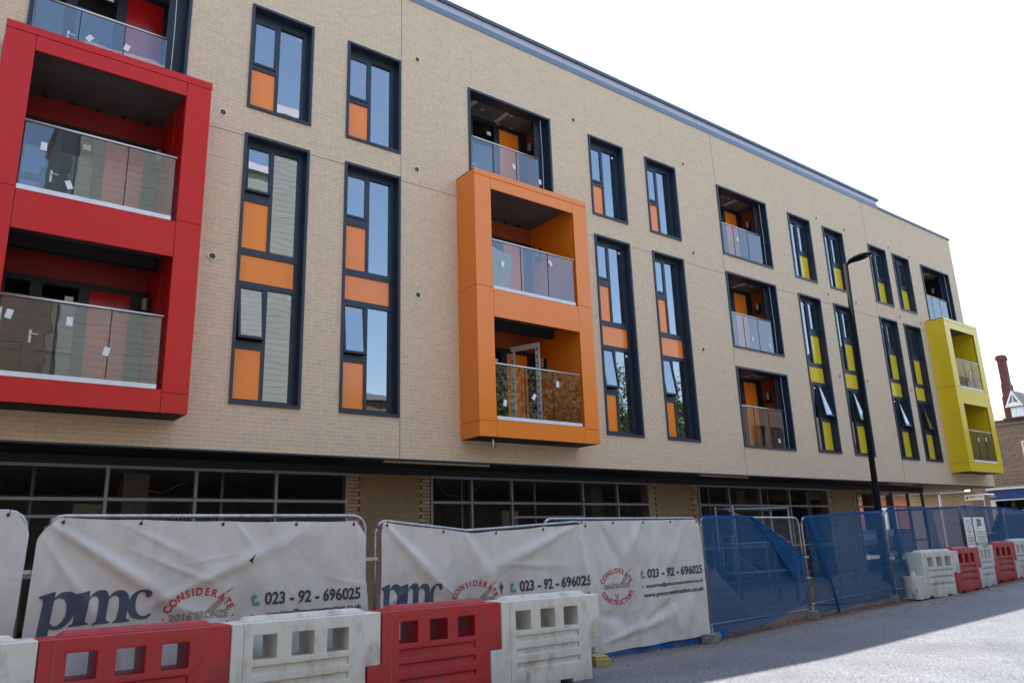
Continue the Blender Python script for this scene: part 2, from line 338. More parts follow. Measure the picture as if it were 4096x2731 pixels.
def hole_wall(x0, x1, z0, z1, y, ops):
    xs = sorted({x0, x1, *[o[0] for o in ops], *[o[1] for o in ops]}); zs = sorted({z0, z1, *[o[2] for o in ops], *[o[3] for o in ops]})
    mb = MB()
    for a, b in zip(xs, xs[1:]):
        run = None
        for c, d in zip(zs, zs[1:]):
            mx_, mz_ = (a+b)/2, (c+d)/2
            if any(o[0] < mx_ < o[1] and o[2] < mz_ < o[3] for o in ops):
                if run: mb.poly([(a, y, run[0]), (b, y, run[0]), (b, y, run[1]), (a, y, run[1])]); run = None
            else: run = (run[0], d) if run else (c, d)
        if run: mb.poly([(a, y, run[0]), (b, y, run[0]), (b, y, run[1]), (a, y, run[1])])
    return mb
wm = hole_wall(XL, XR, SOFF, ROOF, Y0, opens)
wm.poly([(XR, Y0, SOFF), (XR, YB, SOFF), (XR, YB, ROOF), (XR, Y0, ROOF)])
wm.poly([(XL, Y0, -1.6), (XL, YB, -1.6), (XL, YB, ROOF), (XL, Y0, ROOF)])
part(wm, 'wall', 'brick', BL)
mb = MB().box(XL, XR, YB, YB+.2, -1.6, ROOF).box(XR-.2, XR-.01, 19.9, YB-.01, -1.6, SOFF).box(XR-.2, XR-.01, 18.0, 18.25, -1.6, SOFF); part(mb, 'rear_wall', 'conc', BL)
mb = MB().box(XL, XR, Y0+.02, YB, ROOF-.25, ROOF-.03); part(mb, 'roof', 'lead', BL)
mb = MB()
for z in (1.80, 5.05, 8.02, 10.92):
    if z < 2: mb.box(XL, XR-.02, Y0+.32, YB, z, z+.5)
    else: mb.box(XL, XR-.02, 14.95, YB, z, z+.28)
part(mb, 'floor_slab', 'conc', BL)
mb = MB().box(XL, XR-.02, 19.2, 19.3, 2.3, ROOF-.26)
for x in (-3, 3.6, 8.6, 12.9, 18.1, 22.1, 27.2, 31.6): mb.box(x, x+.1, 14.75, 19.2, 2.3, ROOF-.26)
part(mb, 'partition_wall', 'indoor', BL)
# soffit and downstand above the shop level
YS = 14.90
mb = MB().box(XL, XR-.01, Y0+.01, YS+.1, SOFF-.012, SOFF+.02); part(mb, 'soffit', 'soffit', BL)
mb = MB().box(XL, 31.7, YS, YS+.12, 1.625, SOFF-.012); part(mb, 'fascia', 'soffit', BL)
mb = MB().box(XL, XR, Y0-.012, Y0-.002, SOFF-.005, SOFF+.022); part(mb, 'drip_trim', 'navy', BL)
# expansion joints
mb = MB()
for x, z0, z1 in ((7.665, SOFF, 2.62), (7.665, 7.96, 8.49), (7.665, 10.87, ROOF), (18.87, 10.87, ROOF), (18.87, 8.0, 8.51), (18.87, 5.02, 5.56), (18.87, SOFF+.03, 2.6),
                  (27.94, 10.87, ROOF), (27.94, 7.96, 8.49), (27.97, SOFF+.03, 2.62)):
    mb.box(x-.007, x+.007, Y0-.003, Y0+.01, z0+.003, z1-.003)
xs = sorted([(x, x+WW) for x in colx.values()]+[(18.89, 21.46), BX['red'], BX['orange'], BX['yellow']])
cur = XL
for a, b in xs:
    mb.box(cur+.012, a-.012, Y0-.0035, Y0+.01, 7.871, 7.882); cur = b
part(mb, 'expansion_joint', 'joint', BL)
# coping
mb = MB().box(XL, 29.3, Y0-.02, Y0+.3, ROOF-.03, ROOF+.13); part(mb, 'flashing', 'cap', BL)
x = XL; mb = MB()
while x < 29.3:
    x1 = min(x+2.75, 29.3); mb.box(x+.006, x1-.006, Y0+.03, Y0+.4, ROOF+.13, ROOF+.345); x = x1
part(mb, 'coping_panel', 'capl', BL)
mb = MB().box(XL, 29.42, Y0-.03, Y0+.5, ROOF+.345, ROOF+.44); part(mb, 'coping_edge', 'capt', BL)
mb = MB().box(29.31, XR+.06, Y0-.04, Y0+.4, ROOF-.02, ROOF+.07).box(XR-.02, XR+.06, Y0+.4, YB+.2, ROOF-.02, ROOF+.07); part(mb, 'coping', 'capt', BL)
mb = MB().box(XL, 29.3, Y0+.4, YB, ROOF-.02, ROOF+.3); part(mb, 'roof_deck', 'lead', BL)
# timber battens left hanging under the wall edge
for a, b in ((7.35, 9.9), (16.9, 19.0), (26.9, 28.6)):
    part(MB().box(a, b, Y0+.05, Y0+.16, SOFF-.055, SOFF-.014), 'batten', 'timber', BL)

def ring(mb, x0, x1, z0, z1, t, y0, y1, tb=None, tt=None):
    tb = tb or t; tt = tt or t
    mb.box(x0, x1, y0, y1, z1-tt, z1); mb.box(x0, x1, y0, y1, z0, z0+tb)
    mb.box(x0, x0+t, y0+.0005, y1, z0+tb, z1-tt); mb.box(x1-t, x1, y0+.0005, y1, z0+tb, z1-tt)
    return mb
def hinge_down(o, cx, cy, cz, ang):       # rotate mesh data about a horizontal x axis (world coordinates)
    o.data.transform(Matrix.Translation((0, cy, cz)) @ Matrix.Rotation(ang, 4, 'X') @ Matrix.Translation((0, -cy, -cz)))
def sticker(parent, x, z, y, w_=.075, h_=.06, rot=0, name='sticker'):
    c, s = math.cos(rot), math.sin(rot)
    pts = [(x+c*a-s*b, y, z+s*a+c*b) for a, b in ((-w_/2, -h_/2), (w_/2, -h_/2), (w_/2, h_/2), (-w_/2, h_/2))]
    return part(MB().prism(pts, (0, -.001, 0)), name, 'label', parent)
def window(x0, row, accent, mirror, tilt_low=0, tilt_up=0, n=0):
    z0, z1 = row
    W = part(ring(MB(), x0, x0+WW, z0, z1, .052, Y0-.035, 13.99, tb=.06), 'window', 'navy', BL)
    X = (lambda a, b: (x0+a, x0+b)) if not mirror else (lambda a, b: (x0+WW-b, x0+WW-a))
    fr = MB(); yf = (13.865, 13.955)
    def m(a, b, c, d, dy=0): q = X(a, b); fr.box(q[0], q[1], yf[0]+dy, yf[1], c, d)
    top = z1-.052; bot = z0+.06
    m(.052, .098, bot, top); m(1.16, 1.263, bot, top)
    gs = []; sashes = []; panels = []
    if row is R0:
        m(.598, .662, bot, top); m(.098, .598, 10.62, top, .001); m(.662, 1.16, 10.66, top, .001); m(.098, .598, 9.50, 9.60, .001); m(.098, .598, bot, 8.64, .001); m(.662, 1.16, bot, 8.66, .001)
        sashes = [(9.60, 10.62, 0)]; panels = [(.098, .598, 8.64, 9.50)]; gs = [(.662, 1.16, 8.66, 10.66)]
    else:
        m(.598, .662, 5.66, top); m(.598, .662, bot, 4.90)
        m(.098, 1.16, 5.525, 5.66, .001); m(.098, 1.16, 4.90, 5.0, .001); m(.098, .598, 7.78, top, .001); m(.662, 1.16, 7.79, top, .001)
        m(.098, .598, 6.62, 6.80, .001); m(.098, .598, 3.70, 3.855, .001); m(.098, 1.16, bot, 2.77, .001)
        sashes = [(6.80, 7.78, tilt_up), (3.855, 4.90, tilt_low)]
        panels = [(.098, .598, 5.66, 6.62), (.098, 1.16, 5.0, 5.525), (.098, .598, 2.77, 3.70)]; gs = [(.662, 1.16, 5.66, 7.79), (.662, 1.16, 2.77, 4.90)]
    part(fr, 'frame', 'navy', W)
    for a, b, c, d in panels:
        q = X(a, b); part(MB().box(q[0], q[1], 13.895, 13.93, c, d), 'panel', accent+'p', W)
    for a, b, c, d in gs:
        q = X(a, b); part(MB().poly([(q[0], 13.91, c), (q[1], 13.91, c), (q[1], 13.91, d), (q[0], 13.91, d)]), 'pane', 'glass', W)
        if n % 2 == 0: sticker(W, q[1]-.06, d-.10, 13.905)
    for c, d, tl in sashes:
        q = X(.10, .597)
        s = part(ring(MB(), q[0], q[1], c+.002, d-.002, .047, 13.845, 13.90), 'sash', 'navyd' if tl else 'navy', W)
        g = part(MB().poly([(q[0]+.047, 13.87, c+.05), (q[1]-.047, 13.87, c+.05), (q[1]-.047, 13.87, d-.05), (q[0]+.047, 13.87, d-.05)]), 'pane', 'glass', W)
        if tl:
            off = W.location
            for ob in (s, g):
                ob.data.transform(Matrix.Translation((0, Y0, -1.6)))
                hinge_down(ob, 0, 13.86, d-.01, -tl)
                ob.data.transform(Matrix.Translation((0, -Y0, 1.6)))
    q = X(.66, 1.30)
    lin = MB()
    lin.box(x0-.02, x0+.03, 14.0, 14.32, z0, z1); lin.box(x0+WW-.03, x0+WW+.02, 14.0, 14.32, z0, z1); lin.box(x0+.03, x0+WW-.03, 14.0, 14.32, z1-.04, z1)
    part(lin, 'lining', 'plaster', W)
    return W
tl = dict(A=(.15, .06), B=(.10, 0), C=(.13, 0), D=(.145, 0), F=(.15, 0), G=(.14, 0), H=(.145, 0), I=(.135, 0))
for i, (k, x) in enumerate(colx.items()):
    acc = 'orange' if k in 'ABCD' else 'yellow'; mir = k in 'FGHI'
    window(x, R0, acc, mir, n=i); window(x, R1, acc, mir, tl[k][0], tl[k][1], n=i)

def wall_lamp(par, x, y, z):
    o = part(MB().box(x-.04, x-.002, y-.07, y+.07, z-.16, z+.16).box(x-.16, x-.04, y-.05, y+.05, z-.16, z-.07), 'wall_lamp', 'black', par)
    part(MB().tube([(x-.10, y, z-.07), (x-.10, y, z+.15)], .052, 10), 'lamp_shade', 'lamp', par)
def back_wall(par, xa, xb, z0, z1, accent, door=True):
    # glazed screen at the rear of a balcony
    y = 14.68; p = xb-.90; q = p+.66
    fr = MB(); fr.box(xa, xb, y-.06, y+.06, z1-.10, z1)
    fr.box(xa, xb, y-.06, y+.06, z0, z0+.12); mid = xa+(p-.17-xa)*.46
    for a, b in ((xa, xa+.10), (mid-.09, mid+.09), (p-.17, p), (q, xb)): fr.box(a, b, y-.061, y+.06, z0+.12, z1-.10)
    fr.box(xa+.10, mid-.09, y-.05, y+.05, z0+.95, z0+1.05)
    part(fr, 'frame', 'navyd', par)
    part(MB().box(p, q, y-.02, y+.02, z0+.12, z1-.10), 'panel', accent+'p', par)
    for a, b in ((xa+.10, mid-.09), (mid+.09, p-.17)):
        part(MB().poly([(a, y, z0+.12), (b, y, z0+.12), (b, y, z1-.10), (a, y, z1-.10)]), 'pane', 'sglass', par)
    sticker(par, p-.30, z1-.32, y-.01, .13, .10); 
    if door:
        h = MB().box(mid-.018, mid+.018, y-.075, y-.061, z0+.95, z0+1.17).box(mid-.008, mid+.11, y-.115, y-.10, z0+1.09, z0+1.105).box(mid-.008, mid+.008, y-.10, y-.0755, z0+1.09, z0+1.105)
        part(h, 'handle', 'steel', par)
def balustrade(par, xa, xb, y, z0, zr, n=3, joint_at=None):
    L_ = (xb-xa)/n
    for i in range(n):
        a, b = xa+i*L_+.006, xa+(i+1)*L_-.006
        part(MB().poly([(a, y, z0), (b, y, z0), (b, y, zr-.03), (a, y, zr-.03)]), 'glass_panel', 'bglass', par)
    part(MB().tube([(xa-.02, y, zr), (xb+.02, y, zr)], .024, 10), 'handrail', 'steel', par, smooth=True)
    cl = MB()
    for i in range(1, n): cl.box(xa+i*L_-.007, xa+i*L_+.007, y-.006, y+.012, z0, zr-.03)
    part(cl, 'glass_joint', 'black', par)
def loggia(x0, x1, z0, z1, rail, floor, accent, wallc, stick=()):
    P = part(ring(MB(), x0, x1, z0, z1, .055, Y0-.035, 13.99), 'loggia', 'navy', BL)
    a, b = x0+.055, x1-.055
    s = MB().box(b-.30, b, 13.93, 13.99, z0+.06, z1-.05)
    part(s, 'post', 'navyd', P)
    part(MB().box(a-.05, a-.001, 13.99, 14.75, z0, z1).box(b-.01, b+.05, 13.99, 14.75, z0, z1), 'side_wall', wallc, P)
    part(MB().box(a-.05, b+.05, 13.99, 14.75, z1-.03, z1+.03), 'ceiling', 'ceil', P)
    part(MB().box(a-.05, b+.05, 13.99, 14.75, floor-.2, floor), 'floor', 'conc', P)
    pt = MB()
    for i in range(7):
        u, v = random.uniform(a+.2, b-.2), random.uniform(14.05, 14.6); c = random.uniform(.025, .05)
        pt.box(u-c*1.6, u+c, v-c*.6, v+c*.6, z1-.034, z1-.031)
    for u in (a+.35, a+1.35): pt.box(u, u+.11, 14.0, 14.55, z1-.035, z1-.031)
    part(pt, 'filler_patch', 'patch', P)
    back_wall(P, a, b-.01, floor, z1-.03, accent)
    wall_lamp(P, b-.012, 14.35, z1-.62)
    balustrade(P, a+.01, b-.30, 13.80, z0+.06, rail)
    part(MB().tube([(b-.22, 13.75, z1-.1), (b-.205, 13.74, z1-1.3), (b-.21, 13.75, z0+.07)], .006, 5), 'cord', 'tape', P)
    for u, v, rr in stick: sticker(P, x0+u, v, 13.79, .09, .13, rr)
    return P
M['dorange'] = mat('rust orange board with shade', (.33, .07, .02), .6, var=.1)  # these three boards carry the recess shade of the head panels in their colour
M['dyellow'] = mat('ochre board with shade', (.40, .30, .02), .6, var=.1)
M['dred'] = mat('deep red board with shade', (.26, .012, .010), .6, var=.1)
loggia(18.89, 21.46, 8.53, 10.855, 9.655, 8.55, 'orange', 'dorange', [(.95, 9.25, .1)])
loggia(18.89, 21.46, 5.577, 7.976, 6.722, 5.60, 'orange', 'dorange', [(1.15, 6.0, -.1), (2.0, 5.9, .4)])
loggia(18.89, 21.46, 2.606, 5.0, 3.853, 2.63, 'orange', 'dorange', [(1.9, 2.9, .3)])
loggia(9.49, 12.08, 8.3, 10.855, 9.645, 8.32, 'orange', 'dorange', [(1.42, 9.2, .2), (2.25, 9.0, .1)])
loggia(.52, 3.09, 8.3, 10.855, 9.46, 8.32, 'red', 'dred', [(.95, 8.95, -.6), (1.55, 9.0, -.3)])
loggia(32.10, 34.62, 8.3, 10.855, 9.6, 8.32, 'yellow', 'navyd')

def balcony_box(key, lab):
    x0, x1 = BX[key]; j = JB[key]; yf = 12.98; zb, zt = 2.265, 8.31; T = .035; g = .004
    xa, xb = x0+j, x1-j
    B = MB()
    # front cladding trays, with open joints between them
    for a, b in ((x0, xa), (xb, x1)):
        B.box(a+g, b-g, yf, yf+T, zb, 2.59-g); B.box(a+g, b-g, yf, yf+T, 2.59+g, 5.545-g); B.box(a+g, b-g, yf, yf+T, 5.545+g, 8.175-g)
    B.box(xa+g, xb-g, yf, yf+T, zb, 2.63); B.box(xa+g, xb-g, yf, yf+T, 4.885, 5.515); B.box(xa+g, xb-g, yf, yf+T, 7.91, 8.175-g)
    for a, b in ((x0-.006, xa), (xa, xb), (xb, x1+.006)): B.box(a+.001, b-.001, yf-.008, yf+T, 8.175+g, zt)
    # outer side trays
    for c, d in ((zb, 2.59-g), (2.59+g, 5.545-g), (5.545+g, 8.175-g), (8.175+g, zt)):
        B.box(x0, x0+T, yf+T+.001, Y0-.002, c, d); B.box(x1-T, x1, yf+T+.001, Y0-.002, c, d)
    B.box(x0, x1, yf+T+.001, Y0-.002, zt-.03, zt-.002)      # top tray
    o = part(B, 'balcony_box', key, BL, bevel=.003)
    tag(o, lab)
    # backing behind the joints
    bk = MB().box(x0+T+.001, xa-.03, yf+T+.002, Y0-.003, zb+.02, zt-.04).box(xb+.03, x1-T-.001, yf+T+.002, Y0-.003, zb+.02, zt-.04)
    bk.box(xa-.029, xb+.029, yf+T+.002, yf+T+.03, zb+.02, 2.60).box(xa-.029, xb+.029, yf+T+.002, yf+T+.03, 4.90, 5.50).box(xa-.029, xb+.029, yf+T+.002, yf+T+.03, 7.93, zt-.04)
    part(bk, 'backing', 'black', o)
    ln = MB()
    for c, d in ((2.60, 5.14), (5.50, 8.05)):       # coloured side linings, front part and recess part
        for xx, s in ((xa, -1), (xb, 1)):
            e0, e1 = (xx-.028, xx-.001) if s < 0 else (xx+.001, xx+.028)
            ln.box(e0, e1, yf+T+.031, 13.935, c, d); ln.box(e0, e1, 13.945, 14.74, c, d)
    part(ln, 'side_lining', key, o)
    sl_ = MB()
    sl_.box(xa-.02, xb+.02, yf+T+.031, 14.74, 8.05, 8.09).box(xa-.02, xb+.02, yf+T+.031, 14.74, 5.14, 5.18)
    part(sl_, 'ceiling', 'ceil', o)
    part(MB().box(xa-.02, xb+.02, yf+T+.031, 14.74, 5.44, 5.50).box(xa-.02, xb+.02, yf+T+.031, 14.74, 2.52, 2.60), 'deck', 'conc', o)
    part(MB().box(x0+T+.01, x1-T-.01, yf+T+.04, Y0-.01, zb+.0, zb+.03), 'underside', 'black', o)
    part(MB().box(xa+.001, xb-.03, 13.86, 14.0, 4.93, 5.139), 'downstand', 'black', o)
    for z in (5.515, 2.63):
        part(MB().box(xa+.002, xb-.09, yf-.012, yf+.05, z, z+.075), 'edge_trim', 'kerb', o)
    for z, rail in ((5.50, 6.68), (2.60, 3.84)):
        balustrade(o, xa+.01, xb-.08, yf+.02, z+.08, rail)
    for z0_, z1_ in ((5.50, 8.05), (2.60, 5.14)):
        back_wall(o, xa+.03, xb-.03, z0_, z0_+2.12, key, door=True)
        part(MB().box(xa+.001, xb-.001, 14.64, 14.70, z0_+2.121, z1_-.001), 'head_panel', {'red': 'dred', 'orange': 'dorange', 'yellow': 'dyellow'}[key], o)  # darker accent board, recess shade painted into it
        wall_lamp(o, xb-.002, 14.30, z0_+1.75)
    mb = MB()
    for i in range(5): mb.box(xa+.3+i*.42, xa+.36+i*.42, 14.52, 14.58, 8.01, 8.049)
    part(mb, 'clip', 'black', o)
    return o
RB = balcony_box('red', 'projecting two storey red balcony surround')
OB = balcony_box('orange', 'projecting two storey orange balcony surround')
YBX = balcony_box('yellow', 'projecting two storey yellow balcony surround')
for par, lst in ((RB, [(.80, 3.55, -.2), (1.58, 3.55, 0), (2.12, 3.15, -.15), (.95, 6.3, 0), (1.35, 5.75, .4)]), (OB, [(9.85, 6.15, -.2), (11.25, 6.45, .6), (9.80, 3.0, -.2), (10.60, 3.2, -.6), (11.3, 3.55, -.1)]),
                 (YBX, [(33.2, 6.2, 0), (32.8, 3.5, 0), (33.5, 3.55, 0)])):
    for x, z, r_ in lst: sticker(par, x, z, 12.985, .085, .14, r_)
# boards leaning inside the lower balcony of the bay and the upper orange balcony
part(MB().prism([(9.62, 13.1, 5.60), (10.12, 13.1, 5.60), (10.20, 13.1, 6.45), (9.62, 13.1, 6.55)], (0, .02, 0)), 'board', 'plaster', OB)
# taped balcony door standing open
D_ = MB(); p0 = Vector((11.30, 14.66, 0)); p1 = Vector((11.60, 13.92, 0)); dd = (p1-p0); nn = Vector((dd.y, -dd.x, 0)).normalized()*.05
def leafbox(mb, a, b, z0, z1, e=0):
    q0 = p0+dd*a+nn*(-e); q1 = p0+dd*b+nn*(-e)
    mb.prism([(q0.x, q0.y, z0), (q1.x, q1.y, z0), (q1.x+nn.x*(1+2*e), q1.y+nn.y*(1+2*e), z0), (q0.x+nn.x*(1+2*e), q0.y+nn.y*(1+2*e), z0)], (0, 0, z1-z0))
leafbox(D_, 0, .13, 2.65, 4.78); leafbox(D_, .87, 1, 2.65, 4.78); leafbox(D_, .13, .87, 4.66, 4.78); leafbox(D_, .13, .87, 2.65, 2.78)
dr = part(D_, 'door', 'tape', OB); tag(dr, 'open balcony door covered in white protective tape')
bt = MB(); random.seed(3)
for i in range(13):
    for s_ in (.02, .89):
        z = 2.72+i*.155+random.uniform(-.03, .03); leafbox(bt, s_+random.uniform(0, .02), s_+.05+random.uniform(0, .03), z, z+random.uniform(.03, .08), .06)
part(bt, 'tape_print', 'blue', OB)
part(MB().tube([(9.72, 13.35, 2.27), (9.72, 13.35, 2.16), (9.74, 13.32, 2.10)], .035, 8), 'drain_outlet', 'steel', OB)
# vents
vt = [(3.80, 8.23), (3.79, 5.30), (8.08, 11.07), (8.06, 8.25), (8.09, 5.31), (12.93, 11.12), (17.38, 11.12), (17.45, 8.25), (17.47, 5.31),
      (24.54, 11.08), (26.38, 11.06), (29.58, 11.04), (31.25, 11.0), (24.6, 8.22), (26.42, 8.22), (29.6, 8.2), (31.26, 8.18), (24.585, 5.29), (26.39, 5.31), (29.56, 5.29), (31.23, 5.31)]
for x, z in vt:
    mb = MB(); n = 20; ro, ri = .078, .058
    for k in range(n):
        a, b = 2*math.pi*k/n, 2*math.pi*(k+1)/n
        for (r1, y1, r2, y2) in ((ro, Y0-.001, ro, Y0-.02), (ro, Y0-.02, ri, Y0-.02), (ri, Y0-.02, ri, Y0-.001)):
            mb.poly([(x+r1*math.cos(a), y1, z+r1*math.sin(a)), (x+r1*math.cos(b), y1, z+r1*math.sin(b)), (x+r2*math.cos(b), y2, z+r2*math.sin(b)), (x+r2*math.cos(a), y2, z+r2*math.sin(a))])
    v = part(mb, 'vent', 'vent', BL)
    g = MB().poly([(x+ri*math.cos(2*math.pi*k/n), Y0-.004, z+ri*math.sin(2*math.pi*k/n)) for k in range(n)])
    part(g, 'grille', 'ventd', v)
# shopfronts
def shop(xs, e0=True):
    fr = MB(); a, b = xs[0], xs[-1]
    for i, x in enumerate(xs): fr.box(x-.028, x+.028, YS-.03, YS+.07, -1.5, 1.57)
    for c, d in ((1.57, 1.622), (1.02, 1.075), (-.2, -.14)): 
        if c == 1.57: fr.box(a-.028, b+.028, YS-.03, YS+.07, c, d)
        else:
            for u, v in zip(xs, xs[1:]): fr.box(u+.028, v-.028, YS-.028, YS+.068, c, d)
    return part(fr, 'shopfront', 'alu', BL)
s1 = shop([-6.5, -5, -3.5, -2, -.4, 1.0, 2.65, 4.12, 5.62, 7.10])
for u, v in ((1.028, 2.62), (-.37, .97)): part(MB().box(u, v, YS-.028, YS+.068, .74, .79), 'transom', 'alu', BL)
s2 = shop([9.13, 10.2, 11.35, 13.62, 14.85, 16.03]); s3 = shop([18.14, 19.52, 21.06, 22.61, 24.82]); s4 = shop([26.72, 27.86, 29.17, 30.4, 31.56])
part(MB().box(11.38, 13.59, YS-.028, YS+.068, .70, .75), 'transom', 'alu', BL)
for u, v in ((26.75, 27.83), (27.89, 29.14), (29.2, 30.37)):
    part(MB().poly([(u, YS+.02, -.75), (v, YS+.02, -.75), (v, YS+.02, .25), (u, YS+.02, .25)]), 'shop_pane', glass('shop window', (.5, .55, .55), 2.4, wav=.002, lo=.5), BL)
for a, b in ((7.14, 9.09), (16.07, 18.10), (24.86, 26.68)):
    p = part(MB().box(a+.27, b-.27, YS-.005, YS+.3, -1.6, 1.622), 'pier', 'pier', BL)
    part(MB().box(a+.005, a+.269, YS+.05, YS+.3, -1.6, 1.62).box(b-.269, b-.005, YS+.05, YS+.3, -1.6, 1.62), 'pier_core', 'pier', p)
    q = MB(); q2 = MB(); z = -1.6; i = 0
    while z < 1.6:
        e = .268 if i % 2 else .205
        zz = z+.062; q.box(a, a+e, YS-.01+random.uniform(0, .006), YS+.2, z, min(zz, 1.62)); q2.box(b-e, b, YS-.01+random.uniform(0, .006), YS+.2, z, min(zz, 1.62))
        z += .077; i += 1
    part(q, 'quoin', 'quoin', p); part(q2, 'quoin', 'quoin', p)
for x, w_ in ((3.5, .5), (-1.5, .5), (16.7, .5), (23.9, .5), (10.4, .4), (30.5, .4), (33.4, .4), (28.3, .3)):
    part(MB().box(x, x+w_, 17.9, 18.4, -1.6, 1.8), 'column', 'conc', BL)
mb = MB()
for x in (5.2, 5.45, 6.0, 11.0, 11.3, 11.6, 12.2, 20.3, 21.0): mb.box(x, x+.05, 20.2, 20.25, -1.6, 1.2)
part(mb, 'stud_partition', 'lead', BL)

for x, h_, lean in ((2.2, 2.6, .3), (12.4, 2.5, .2)):
    part(MB().prism([(x, 16.6, -1.5), (x+.55, 16.6, -1.5), (x+.55+lean, 17.0, -1.5+h_), (x+lean, 17.0, -1.5+h_)], (0, .03, 0)), 'board', 'conc', BL)
for x in (1.7, 5.0, 10.8, 13.1, 20.2, 23.3):
    part(MB().tube([(x, 16.2, -1.5), (x, 16.2, 1.78)], .035, 8), 'prop', 'galvd', BL)
for k, x in enumerate((3.0, 9.9, 15.4, 21.5)):
    part(MB().tube([(x, 16.0, 1.78), (x+.3, 16.1, 1.35), (x+.8, 16.0, 1.25), (x+1.3, 16.1, 1.5), (x+1.6, 16.0, 1.78)], .012, 5), 'cable', 'galvd', BL)
# ------------------------------------------------------------------ text tools
def text_pts(s, bold=.0, spacing=1.0):
    c = bpy.data.curves.new('t', 'FONT'); c.body = s; c.size = 1; c.offset = bold; c.space_character = spacing; c.resolution_u = 3
    o = bpy.data.objects.new('t', c); COL.objects.link(o); dg = bpy.context.evaluated_depsgraph_get(); dg.update()
    me = bpy.data.meshes.new_from_object(o.evaluated_get(dg)); bpy.data.objects.remove(o); bpy.data.curves.remove(c)
    v = [(p.co.x, p.co.y) for p in me.vertices]; f = [list(p.vertices) for p in me.polygons]; bpy.data.meshes.remove(me)
    return v, f
def fit(vf, x0, x1, z0, z1, slope=0):
    v, f = vf; a, b = min(p[0] for p in v), max(p[0] for p in v); c, d = min(p[1] for p in v), max(p[1] for p in v)
    return [(x0+(p[0]-a)/(b-a)*(x1-x0), z0+(p[1]-c)/(d-c)*(z1-z0)+slope*(p[0]-a)/(b-a)) for p in v], f
def poly_pts(outers, holes):
    c = bpy.data.curves.new('t', 'CURVE'); c.dimensions = '2D'; c.fill_mode = 'BOTH'
    for pl in outers+holes:
        sp = c.splines.new('BEZIER'); sp.bezier_points.add(len(pl)-1)
        for bp_, p in zip(sp.bezier_points, pl):
            bp_.co = (p[0], p[1], 0); sharp = len(p) > 2
            bp_.handle_left_type = bp_.handle_right_type = 'VECTOR' if sharp else 'AUTO'
        sp.use_cyclic_u = True; sp.resolution_u = 5
    o = bpy.data.objects.new('t', c); COL.objects.link(o); dg = bpy.context.evaluated_depsgraph_get(); dg.update()
    me = bpy.data.meshes.new_from_object(o.evaluated_get(dg)); bpy.data.objects.remove(o); bpy.data.curves.remove(c)
    v = [(p.co.x, p.co.y) for p in me.vertices]; f = [list(p.vertices) for p in me.polygons]; bpy.data.meshes.remove(me)
    return v, f
def lay(vf, surf, name, m, parent, cut=.06, off=.006):
    """lay flat shapes (x, z) on a surface y = surf(x, z)"""
    v, f = vf
    b = bmesh.new(); vs = [b.verts.new((p[0], 0, p[1])) for p in v]
    for q in f:
        try: b.faces.new([vs[i] for i in q])
        except ValueError: pass
    bmesh.ops.remove_doubles(b, verts=b.verts, dist=1e-5)
    if cut:
        xs_ = [p[0] for p in v]; zs_ = [p[1] for p in v]
        x = math.floor(min(xs_)/cut)*cut+cut
        while x < max(xs_): bmesh.ops.bisect_plane(b, geom=list(b.verts)+list(b.edges)+list(b.faces), plane_co=(x, 0, 0), plane_no=(1, 0, 0)); x += cut
        z = math.floor(min(zs_)/cut)*cut+cut
        while z < max(zs_): bmesh.ops.bisect_plane(b, geom=list(b.verts)+list(b.edges)+list(b.faces), plane_co=(0, 0, z), plane_no=(0, 0, 1)); z += cut
    for w_ in b.verts:
        w_.co = Vector(surf(w_.co.x, w_.co.z)) + Vector((0, -off, 0))
    for q in b.faces:
        q.normal_update()
        if q.normal.y > 0: q.normal_flip()
    me = bpy.data.meshes.new(name); b.to_mesh(me); b.free(); me.materials.append(M[m])
    o = bpy.data.objects.new(name, me); link(o, parent); pl = Vector((0, 0, 0)); r = parent
    while r: pl += r.location; r = r.parent
    me.transform(Matrix.Translation(-pl)); return o
# serif wordmark (units: pixels of a 1185 x 435 field, y up). a third entry marks a corner
def S(l): return [(p[0], -p[1]) + tuple(p[2:]) for p in l]
P_out = S([(120, 495, 1), (277, 452, 1), (277, 518, 1), (330, 470), (385, 458), (450, 470), (495, 510), (513, 590), (490, 700), (440, 782), (380, 835), (320, 850), (248, 838, 1), (242, 960, 1), (280, 975, 1), (278, 990, 1), (90, 1000, 1), (92, 985, 1), (125, 970, 1), (165, 560, 1), (155, 525, 1), (120, 515, 1)])
P_in = S([(272, 548, 1), (310, 523), (355, 530), (390, 570), (402, 640), (390, 730), (350, 788), (310, 810), (275, 798), (250, 770, 1)])
M_out = S([(487, 490, 1), (630, 460, 1), (628, 535, 1), (680, 482), (735, 462), (795, 470), (836, 535, 1), (880, 490), (935, 472), (1000, 485), (1040, 530), (1050, 600), (1030, 765, 1), (1038, 790, 1), (1072, 800, 1), (1072, 815, 1), (890, 824, 1), (890, 810, 1), (922, 795, 1), (930, 760, 1), (946, 600), (930, 545), (885, 530), (835, 560, 1), (818, 770, 1), (826, 792, 1), (856, 802, 1), (856, 817, 1), (675, 828, 1), (675, 812, 1), (708, 797, 1), (716, 760, 1), (728, 600), (712, 535), (670, 524), (626, 565, 1), (603, 770, 1), (610, 795, 1), (634, 804, 1), (634, 820, 1), (440, 832, 1), (440, 816, 1), (475, 800, 1), (512, 560, 1), (506, 528, 1), (487, 510, 1)])
C_out = S([(1297, 520), (1290, 550), (1262, 570), (1238, 560), (1222, 528), (1195, 508), (1158, 518), (1133, 570), (1126, 650), (1142, 715), (1180, 758), (1240, 768), (1297, 738, 1), (1306, 760, 1), (1268, 792), (1215, 804), (1150, 797), (1085, 765), (1048, 700), (1043, 620), (1068, 550), (1115, 502), (1170, 481), (1230, 481), (1280, 498)])
